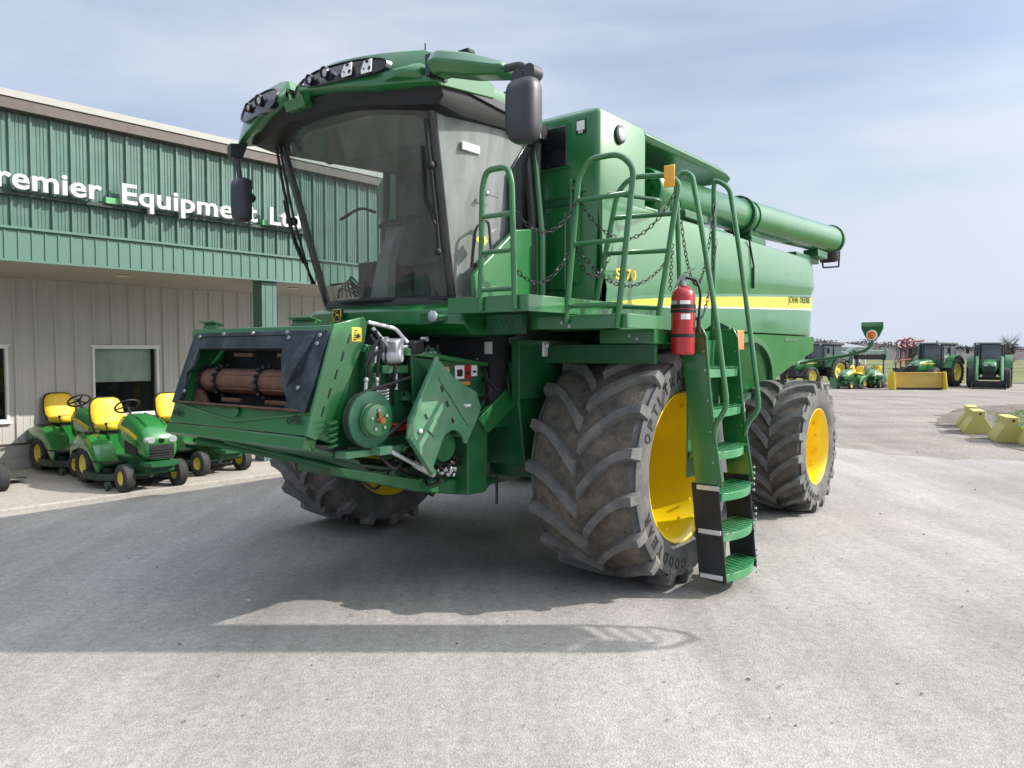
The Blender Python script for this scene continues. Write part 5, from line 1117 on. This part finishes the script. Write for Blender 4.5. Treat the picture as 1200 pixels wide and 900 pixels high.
for s0, s1 in ((.03, .14), (.70, .855)):
    mb = MB(); fprism(mb, [(s0, 1.03), (s1, 1.03), (s1, 1.10), (s0, 1.10)], .04, .06); fprism(mb, [(s0, 1.10), (s1, 1.10), (s1, 1.12), (s0, 1.12)], -.01, .10); fprism(mb, [(s0, 1.03), (s0+.01, 1.03), (s0+.01, 1.10), (s0, 1.10)], .06, .14); mb.build('latch_hook', G, fh, bevel=.005)
# throat interior and drum
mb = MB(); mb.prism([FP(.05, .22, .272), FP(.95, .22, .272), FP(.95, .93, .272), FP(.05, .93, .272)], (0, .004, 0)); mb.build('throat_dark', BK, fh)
mb = MB(); fprism(mb, [(.06, .205), (.94, .205), (.94, .222), (.06, .222)], -.03, .26); fprism(mb, [(.06, .22), (.20, .22), (.08, .45), (.06, .45)], .10, .13); mb.build('throat_floor', M['rust'], fh)
c0 = FP(.10, .52, .16); c1 = FP(.93, .52, .16); dx = Vector((1, 0, 0))
mb = MB(); mb.cyl(c0, c1, .098, 32); dr = mb.build('feeder_drum', M['rust'], fh)
mb = MB()
for q in (.0, .22, .78, 1.32):
    mb = MB(); o_ = c0+dx*q; mb.lathe([(-.015, .09), (-.015, .112), (.015, .112), (.015, .09)], o_, dx, 24)
    for k in range(14):
        an = 2*PI*k/14; mb.rbox(o_+Vector((0, .120*math.cos(an), .120*math.sin(an))), (.035, .022, .022), (an, 0, 0))
    mb.build('feeder_chain', M['chain'], fh)
mb = MB()
for t_, d_ in ((.78, .10), (.30, .10)):
    for s0, s1 in ((.30, .44), (.62, .8)): mb.rbox(FP((s0+s1)/2, t_, d_), ((s1-s0)*1.77, .03, .03))
for t_ in (.40, .66): mb.rbox(c0+Vector((.72, -.09*math.cos(.5)+.0, (.055 if t_ > .5 else -.055))), (.9, .018, .012))
mb.build('feeder_slats', M['rust'], fh, bevel=.004)
# near side sunlit plate
mb = MB(); mb.prism([(.872, -2.64, 2.19), (.872, -2.37, 2.25), (.872, -2.34, 2.20), (.872, -2.36, 2.08), (.872, -2.67, 1.52), (.872, -2.76, 1.44), (.872, -2.80, 1.40), (.872, -2.89, 1.44)], (.022, 0, 0)); sdp = mb.build('side_plate', G, fh, bevel=.006)
mb = MB()
for k in range(5):
    t_ = .12+.2*k; p = Vector((.895, -2.80+.29*t_+.02, 1.52+.62*t_)); mb.rbox(p, (.004, .012, .07), (R(-20), 0, 0))
mb.build('side_slots', BK, sdp)
mb = MB(); mb.box(.894, .899, -2.49, -2.40, 2.07, 2.17, 0)
for k in range(5): mb.box(.899, .901, -2.48+.002*k, -2.45+.006*(k % 3), 2.08+.016*k, 2.088+.016*k, 1)
mb.rbox((.9, -2.435, 2.11), (.003, .03, .03), (.6, 0, 0), 1); mb.build('warning_decal', [M['decal_yellow'], BK], sdp)
# underside arms of the feeder (long dark rails to far side)
mb = MB(); mb.tube([FP(.5, -.06, .1), (.5, -2.0, 1.0)], .03, 6); mb.prism([(-.85, -2.85, 1.38), (.86, -2.82, 1.36), (.86, -2.4, 1.22), (-.8, -2.4, 1.22)], (0, .02, -.04)); mb.tube([(-.6, -2.8, 1.3), (.2, -2.2, 1.1), (.7, -1.9, .95)], .028, 6); mb.tube([(-.2, -2.8, 1.32), (.5, -2.3, 1.12)], .02, 6); mb.build('lift_arms', GM, fh, bevel=.004)
mb = MB(); mb.prism([(.92, -2.62, 1.20), (.92, -2.6, 1.13), (.92, -1.86, .92), (.92, -1.40, .83), (.92, -1.08, .80), (.92, -.9, .90), (.92, -1.36, .95), (.92, -1.9, 1.03)], (-.12, 0, 0)); mb.prism([(1.04, -1.42, .84), (1.04, -1.18, .84), (1.04, -1.16, 1.5), (1.04, -1.42, 1.5)], (-.4, 0, 0)); mb.prism([(.5, -1.7, .9), (.5, -1.2, .86), (.5, -1.2, 1.0), (.5, -1.7, 1.05)], (-1.3, 0, 0)); mb.build('lower_beam', GM, CB, bevel=.01)
# side frame behind the shield
mb = MB(); mb.prism([(1.0, -2.02, 2.03), (1.0, -1.95, 1.96), (1.0, -1.3, 1.90), (1.0, -.55, 1.80), (1.0, -.3, 1.8), (1.0, -.3, 1.3), (1.0, -.72, 1.35), (1.0, -1.22, 1.36), (1.0, -1.40, 1.30), (1.0, -1.7, 1.35), (1.0, -1.98, 1.6)], (-.03, 0, 0)); sf = mb.build('side_frame', GM, CB, bevel=.006)
mb = MB(); mb.prism([(1.03, -2.08, 2.03), (1.03, -1.9, 2.0), (1.03, -1.25, 1.92), (1.03, -.6, 1.87), (1.03, -.6, 1.83), (1.03, -1.25, 1.885), (1.03, -1.9, 1.96), (1.03, -2.08, 1.97)], (-.09, 0, 0)); mb.build('frame_flange', G, sf, bevel=.006)
mb = MB(); mb.prism([(1.03, -.66, 1.86), (1.03, -.40, 1.78), (1.03, -1.20, 1.33), (1.03, -1.33, 1.46)], (.05, 0, 0)); mb.build('diagonal_brace', G, sf, bevel=.006)
mb = MB(); mb.tube([(1.10, -.98, 1.80), (1.10, -.96, 1.66), (1.10, -.90, 1.60)], .008, 5); mb.tube([(1.0, -1.0, .95), (1.0, -1.0, .7)], .012, 6); mb.build('hanging_strap', BK, sf)
def decal(y0, y1, z0, z1, m, sub=()):
    mb = MB(); mb.box(1.001, 1.005, y0, y1, z0, z1, 0)
    for a in sub: mb.box(1.005, 1.007, y0+(y1-y0)*a[0], y0+(y1-y0)*a[1], z0+(z1-z0)*a[2], z0+(z1-z0)*a[3], a[4])
    mb.build('warning_decal', [m, BK, M['decal_orange'], M['white'], M['red']], sf)
decal(-1.70, -1.60, 1.76, 1.88, M['white'], [(0, 1, .8, 1, 2), (.3, .7, .15, .6, 1)]); decal(-1.53, -1.42, 1.78, 1.89, M['white'], [(.2, .8, .2, .7, 1)]); decal(-1.42, -1.34, 1.78, 1.89, M['red'], [(.2, .8, .3, .6, 1)]); decal(-1.33, -1.26, 1.80, 1.89, M['white'], [(.2, .8, .3, .5, 1)])
decal(-1.53, -1.35, 1.64, 1.76, M['decal_orange'], [(0, .35, 0, .8, 3), (.38, 1, .2, .75, 1)]); decal(-1.38, -1.33, 1.56, 1.63, M['white'])
# drive pulleys
pc = Vector((.95, -2.43, 1.525))
mb = MB(); mb.lathe([(0, .001), (0, .192), (.02, .20), (.03, .18), (.05, .18), (.06, .20), (.075, .20), (.08, .185), (.085, .14), (.085, .001)], pc, (1, 0, 0), 48); pv_ = mb.build('drive_pulley', mat('green_pulley_worn', (.020, .12, .060), .4, metal=.2, var=.3, dirt=(.16, .20, .15), dirt_amt=.45), CB, ang=30)
mb = MB(); mb.lathe([(.086, .115), (.10, .12), (.105, .108), (.12, .108), (.125, .118), (.15, .112), (.155, .10), (.155, .001)], pc, (1, 0, 0), 40); mb.build('clutch_hub', G, pv_, ang=30)
mb = MB()
for k in range(5):
    an = 2*PI*k/5+.4; mb.cyl(pc+Vector((.155, .07*math.cos(an), .07*math.sin(an))), pc+Vector((.166, .07*math.cos(an), .07*math.sin(an))), .012, 6)
mb.build('hub_bolts', M['steel'], pv_)
mb = MB(); mb.cyl(pc+Vector((.155, 0, 0)), pc+Vector((.20, 0, 0)), .022, 12); mb.rbox(pc+Vector((.17, -.005, .03)), (.01, .02, .05)); mb.build('shaft_end', mat('orange_rust', (.35, .11, .04), .7, var=.3), pv_)
mb = MB(); mb.lathe([(.04, .16), (.04, .203), (.052, .203), (.052, .16)], pc, (1, 0, 0), 48); mb.build('belt_groove', BK, pv_)
p2 = Vector((.93, -1.80, 1.74)); mb = MB(); mb.lathe([(0, .001), (0, .11), (.02, .12), (.03, .10), (.05, .10), (.06, .12), (.07, .11), (.07, .001)], p2, (1, 0, 0), 36); mb.build('small_pulley', GM, CB, ang=30)
def beltpath(a, ra, b, rb):
    d_ = (b-a); L_ = d_.length; th = math.atan2(d_.z, d_.y); k = math.acos((ra-rb)/L_); P_ = []
    for i in range(15): t_ = th+k+(2*PI-2*k)*i/14; P_.append(a+Vector((.045, ra*math.cos(t_), ra*math.sin(t_))))
    for i in range(15): t_ = th-k+(2*k)*i/14; P_.append(b+Vector((.045, rb*math.cos(t_), rb*math.sin(t_))))
    return P_
mb = MB(); mb.tube(beltpath(pc, .195, p2, .105), .014, 6, closed=True); mb.build('drive_belt', BK, CB)
mb = MB(); mb.box(.86, .98, -2.62, -2.05, 1.26, 1.31); mb.box(.98, 1.08, -2.40, -2.28, 1.27, 1.33); mb.build('pulley_bracket', GD, CB, bevel=.006)
for k in range(5): pass
mb = MB()
for k in range(5): mb.rbox((.95, -2.72, 1.36+.04*k), (.05, .07, .012), (.2, 0, 0))
mb.build('bracket_fins', GM, CB)
mb = MB(); mb.tube([(1.02, -2.28, 1.30), (1.02, -1.92, 1.12)], .016, 8); mb.tube([(1.02, -2.0, 1.16), (1.02, -1.8, 1.06)], .028, 8); mb.build('hydraulic_rod', M['silver'], CB)
mb = MB(); mb.box(.78, .97, -2.15, -1.85, 1.42, 1.47); mb.box(.78, .9, -2.3, -1.7, 1.36, 1.42); mb.build('red_guard', M['red'], CB, bevel=.008)
for k in range(26):
    mb = MB(); y_ = random.uniform(-2.35, -1.35); z_ = random.uniform(.98, 1.34); x_ = random.uniform(.72, .95)
    mb.tube(rnd_path([(x_, y_, z_), (x_+random.uniform(-.08, .1), y_+random.uniform(.05, .25), z_+random.uniform(-.12, .1)), (x_+random.uniform(-.15, .05), y_+random.uniform(.2, .45), z_+random.uniform(-.14, .12))], .08), random.choice((.007, .010, .014, .02)), 6)
    mb.build('hose', random.choice((BK, BK, M['chain'], GM)), CB)
for k in range(9):
    mb = MB(); y_ = random.uniform(-2.3, -1.6); z_ = random.uniform(1.6, 2.05); mb.rbox((random.uniform(.86, .92), y_, z_), (.04, random.uniform(.05, .16), random.uniform(.02, .06)), (random.uniform(-.6, .6), 0, 0)); mb.build('bracket', random.choice((GM, BK, GD)), CB, bevel=.004)
for k in range(10):
    mb = MB(); y_ = random.uniform(-2.3, -1.55); z_ = random.uniform(1.35, 2.1); mb.cyl((.90, y_, z_), (random.uniform(.93, .98), y_, z_), random.choice((.010, .014, .02)), 8); mb.build('bolt', M['steel'], CB)
for k in range(6):
    mb = MB(); y_ = -2.2+.11*k; mb.tube(rnd_path([(.93, y_, 2.05), (.96, y_-.03, 1.9), (.95, y_+.05, 1.75), (.9, y_+.1, 1.6)], .06), .010, 6); mb.build('hose', BK, CB)
# shield plate
mb = MB(); hole = [(1.13, -1.70+.14*math.cos(R(t_)), 1.26+.14*math.sin(R(t_))) for t_ in range(10, 171, 20)]
out = [(1.13, -1.88, 1.96), (1.13, -1.68, 1.80), (1.13, -1.42, 1.68), (1.13, -1.36, 1.55), (1.13, -1.42, 1.45), (1.13, -1.54, 1.28)]+hole+[(1.13, -1.90, 1.17), (1.13, -1.94, 1.08), (1.13, -2.18, 1.38), (1.13, -2.16, 1.52)]
bm = bmesh.new(); f = bm.faces.new([bm.verts.new(p) for p in out]); bmesh.ops.triangulate(bm, faces=[f]); ex = bmesh.ops.extrude_face_region(bm, geom=bm.faces[:]); bmesh.ops.translate(bm, verts=[e for e in ex['geom'] if isinstance(e, bmesh.types.BMVert)], vec=(-.02, 0, 0)); bm.verts.index_update()
mb.add([v.co[:] for v in bm.verts], [tuple(v.index for v in f.verts) for f in bm.faces]); bm.free(); sh_ = mb.build('belt_shield', GD, CB, ang=20)
mb = MB(); mb.prism([(1.131, -1.86, 1.80), (1.131, -1.84, 1.81), (1.131, -1.50, 1.42), (1.131, -1.53, 1.42)], (.012, 0, 0)); mb.prism([(1.131, -1.90, 1.96), (1.131, -1.875, 1.96), (1.131, -2.15, 1.5), (1.131, -2.18, 1.5)], (.03, 0, 0)); mb.prism([(1.131, -2.18, 1.38), (1.131, -2.14, 1.39), (1.131, -1.90, 1.10), (1.131, -1.94, 1.08)], (.025, 0, 0))
for a, b, c_, d_ in ((-1.98, -1.84, 1.36, 1.50),):
    mb.prism([(1.131, a, c_+.06), (1.131, a+.07, d_), (1.131, b, d_-.06), (1.131, b-.07, c_)], (.012, 0, 0))
mb.build('shield_ribs', GD, sh_, bevel=.005)
mb = MB()
for y_, z_ in ((-1.82, 1.72), (-1.76, 1.60), (-1.70, 1.47), (-1.99, 1.52)): mb.rbox((1.132, y_, z_), (.006, .02, .045), (.5, 0, 0))
mb.build('shield_slots', BK, sh_)
mb = MB(); mb.cyl((1.13, -1.56, 1.58), (1.15, -1.56, 1.58), .014, 8); mb.rbox((1.145, -1.54, 1.58), (.01, .06, .02)); mb.ball((1.14, -2.06, 1.42), .018, 6); mb.build('shield_fasteners', M['white'], sh_)
mb = MB(); mb.cyl((.9, -1.70, 1.27), (1.05, -1.70, 1.27), .12, 28); mb.build('gear_housing', GM, CB)
# hydraulic coupler with silver handle
mb = MB(); mb.tube(rnd_path([(.90, -2.34, 2.21), (.95, -2.12, 2.17), (1.0, -2.02, 2.04), (.96, -2.18, 2.02), (.90, -2.30, 2.17)], .03), .014, 8); mb.build('coupler_handle', M['silver'], CB)
mb = MB(); mb.rbox((.95, -2.14, 2.03), (.12, .12, .12), (.2, 0, .3)); mb.cyl((.9, -2.2, 1.95), (1.02, -2.12, 1.97), .05, 16); mb.build('coupler_body', M['silver'], CB, bevel=.012)
mb = MB(); mb.rbox((.98, -1.98, 2.03), (.13, .14, .10), (.1, 0, .2)); mb.build('coupler_cap', BK, CB, bevel=.015)
mb = MB()
for k, (a, b) in enumerate((((.92, -2.34, 2.12), (.95, -2.38, 1.80)), ((.93, -2.30, 2.15), (.96, -2.30, 1.78)), ((.95, -2.16, 1.95), (.95, -2.12, 1.72)), ((.93, -2.25, 2.1), (.96, -2.42, 1.90)))):
    a = Vector(a); b = Vector(b); mb.tube(rnd_path([a, a.lerp(b, .35)+Vector((.04, .05-.03*k, .02)), a.lerp(b, .7)+Vector((.03, -.04, 0)), b], .08), .013, 8)
mb.build('hydraulic_hoses', BK, CB)
mb = MB()
for a, b in (((.965, -2.42, 1.80), (.965, -2.43, 1.66)), ((.965, -2.32, 1.80), (.965, -2.32, 1.66)), ((.965, -2.33, 2.02), (.965, -2.34, 1.92)), ((.96, -2.13, 1.86), (.96, -2.13, 1.72))): mb = MB(); mb.tube([a, b], .015, 8); mb.ball(a, .022, 5); mb.build('hose_coupling', M['steel'], CB)
mb = MB()
for k in range(4): mb.tube([Vector((.96, -2.25+.045*math.cos(t_*PI/8), 1.66+.022*k+.01*math.sin(t_*PI/8))) for t_ in range(16)], .006, 5, closed=True)
mb.build('coil_spring', M['steel'], CB)
mb = MB(); mb.box(.86, .98, -2.28, -2.02, 1.84, 1.90); mb.box(.6, .9, -2.36, -1.9, 1.3, 2.0); mb.build('coupler_bracket', GM, CB, bevel=.006)
mb = MB(); 
for k in range(12):
    y_ = random.uniform(-1.85, -1.5); z_ = random.uniform(.98, 1.16); mb.tube(rnd_path([(.9, y_, z_), (1.0, y_+random.uniform(-.1, .15), z_+random.uniform(-.06, .06)), (.95, y_+.2, z_+random.uniform(-.08, .04))], .05), .008, 5)
mb.build('wiring_harness', M['chain'], CB)
mb = MB()
for k in range(8): mb.ball((.98, random.uniform(-1.75, -1.5), random.uniform(1.0, 1.1)), .012, 5)
for k in range(4): mb.rbox((.99, -1.68+.05*k, 1.05+.02*(k % 2)), (.03, .03, .02), (k, k, 0))
mb.build('harness_plugs', M['silver'], CB)
# small items by the wheel
mb = MB(); mb.rbox((1.5, -1.0, 2.02), (.02, .06, .12)); mb.cyl((1.51, -1.0, 2.05), (1.53, -1.0, 2.05), .02, 8); mb.build('hinge_plate', M['silver'], CB, bevel=.005)
mb = MB(); mb.box(1.15, 2.25, -.55, -.5, 1.9, 2.06); mb.box(1.12, 1.2, -.95, .6, 1.6, 2.1); mb.build('fender_bracket', GM, CB, bevel=.006)

# ---------------------------------------------------------------- fire extinguisher (hangs on the ladder rail)
fx = empty('fire_extinguisher', CB.matrix_basis @ Vector((2.385, -.33, 1.975)), R(-37.7)); tag(fx, 'red fire extinguisher with black straps and hose hanging on the ladder handrail post', 'fire extinguisher')
mb = MB(); mb.lathe([(0, .001), (0, .085), (.012, .094), (.02, .096), (.46, .096), (.50, .088), (.53, .065), (.55, .04), (.56, .001)], (0, 0, 0), (0, 0, 1), 36); mb.build('cylinder', M['red'], fx, ang=40)
mb = MB()
for z in (.14, .335, .37): mb.lathe([(0, .0965), (0, .1), (.025 if z < .36 else .03, .1), (.025 if z < .36 else .03, .0965)], (0, 0, z), (0, 0, 1), 36)
mb.box(-.02, .02, .09, .13, .1, .45); mb.build('straps', BK, fx)
def cyl_label(a0, a1, z0, z1, m, nm='label'):
    mb = MB(); mb.loft([[Vector((.0975*math.sin(R(a)), -.0975*math.cos(R(a)), z)) for a in range(a0, a1+1, 5)] for z in (z0, z1)], close=False); return mb.build(nm, m, fx)
cyl_label(10, 60, .375, .43, M['white']); cyl_label(-50, -5, .375, .43, M['labelgrey']); cyl_label(15, 60, .28, .325, M['white'])
mb = MB(); mb.cyl((0, 0, .55), (0, 0, .60), .022, 12); mb.rbox((.0, -.01, .615), (.05, .05, .03)); mb.build('valve', M['steel'], fx)
mb = MB(); mb.prism([(-.01, -.01, .63), (-.01, .02, .66), (.11, .02, .70), (.11, -.01, .69)], (0, .012, 0)); mb.rbox((.05, 0, .62), (.12, .02, .012), (0, .3, 0)); mb.rbox((-.05, 0, .58), (.012, .02, .10), (0, .5, 0)); mb.build('handle', M['steel'], fx)
mb = MB(); mb.tube(rnd_path([(.02, 0, .615), (.10, .02, .60), (.135, .03, .50), (.125, .03, .35), (.12, .03, .27)], .06), .011, 8); mb.cyl((.12, .03, .29), (.12, .03, .18), .017, 12); mb.build('hose', BK, fx)
# ---------------------------------------------------------------- unseen pole with hanging pennant off to the right (added to shade the pavement)
yp = empty('shadow_pole', (6.5, 2.4, 0)); tag(yp, 'out-of-view pole and arm added to cast a strip of shade, carrying a long hanging pennant', 'pole')
mb = MB(); mb.cyl((0, 0, 0), (0, 0, 7.664), .05, 12); mb.build('pole', M['silver'], yp)
mb = MB(); mb.tube([(0, 0, 7.584), (0, 2.95, 7.584)], .03, 8); mb.build('arm', M['silver'], yp)
mb = MB(); Q = [(0, 2.62, 7.544), (0, 3.14, 7.544), (0, 3.14, 4.314), (0, 2.9, 4.244), (0, 2.62, 4.414)]  # added outline and bars, shaped only for the slotted shadow they throw
mb.prism(Q, (.012, 0, 0)); mb.tube([(0, 2.63, 4.414), (0, 2.64, 4.084), (0, 2.72, 3.864), (0, 2.86, 3.734), (0, 2.98, 3.764), (0, 3.08, 3.914), (0, 3.13, 4.314)], .022, 8)
for k in range(4): mb.tube([(0, 2.64+.03*k, 4.264-.10*k), (0, 2.85, 4.204-.10*k), (0, 3.10, 4.314-.11*k)], .018-.002*k, 6)
mb.prism([(0, 2.62, 4.164), (0, 2.62, 4.364), (0, 2.85, 4.264), (0, 2.8, 3.964), (0, 2.68, 3.964)], (.012, 0, 0))
mb.build('shadow_cutout', mat('green_cutout', (.03, .18, .06), .8), yp)
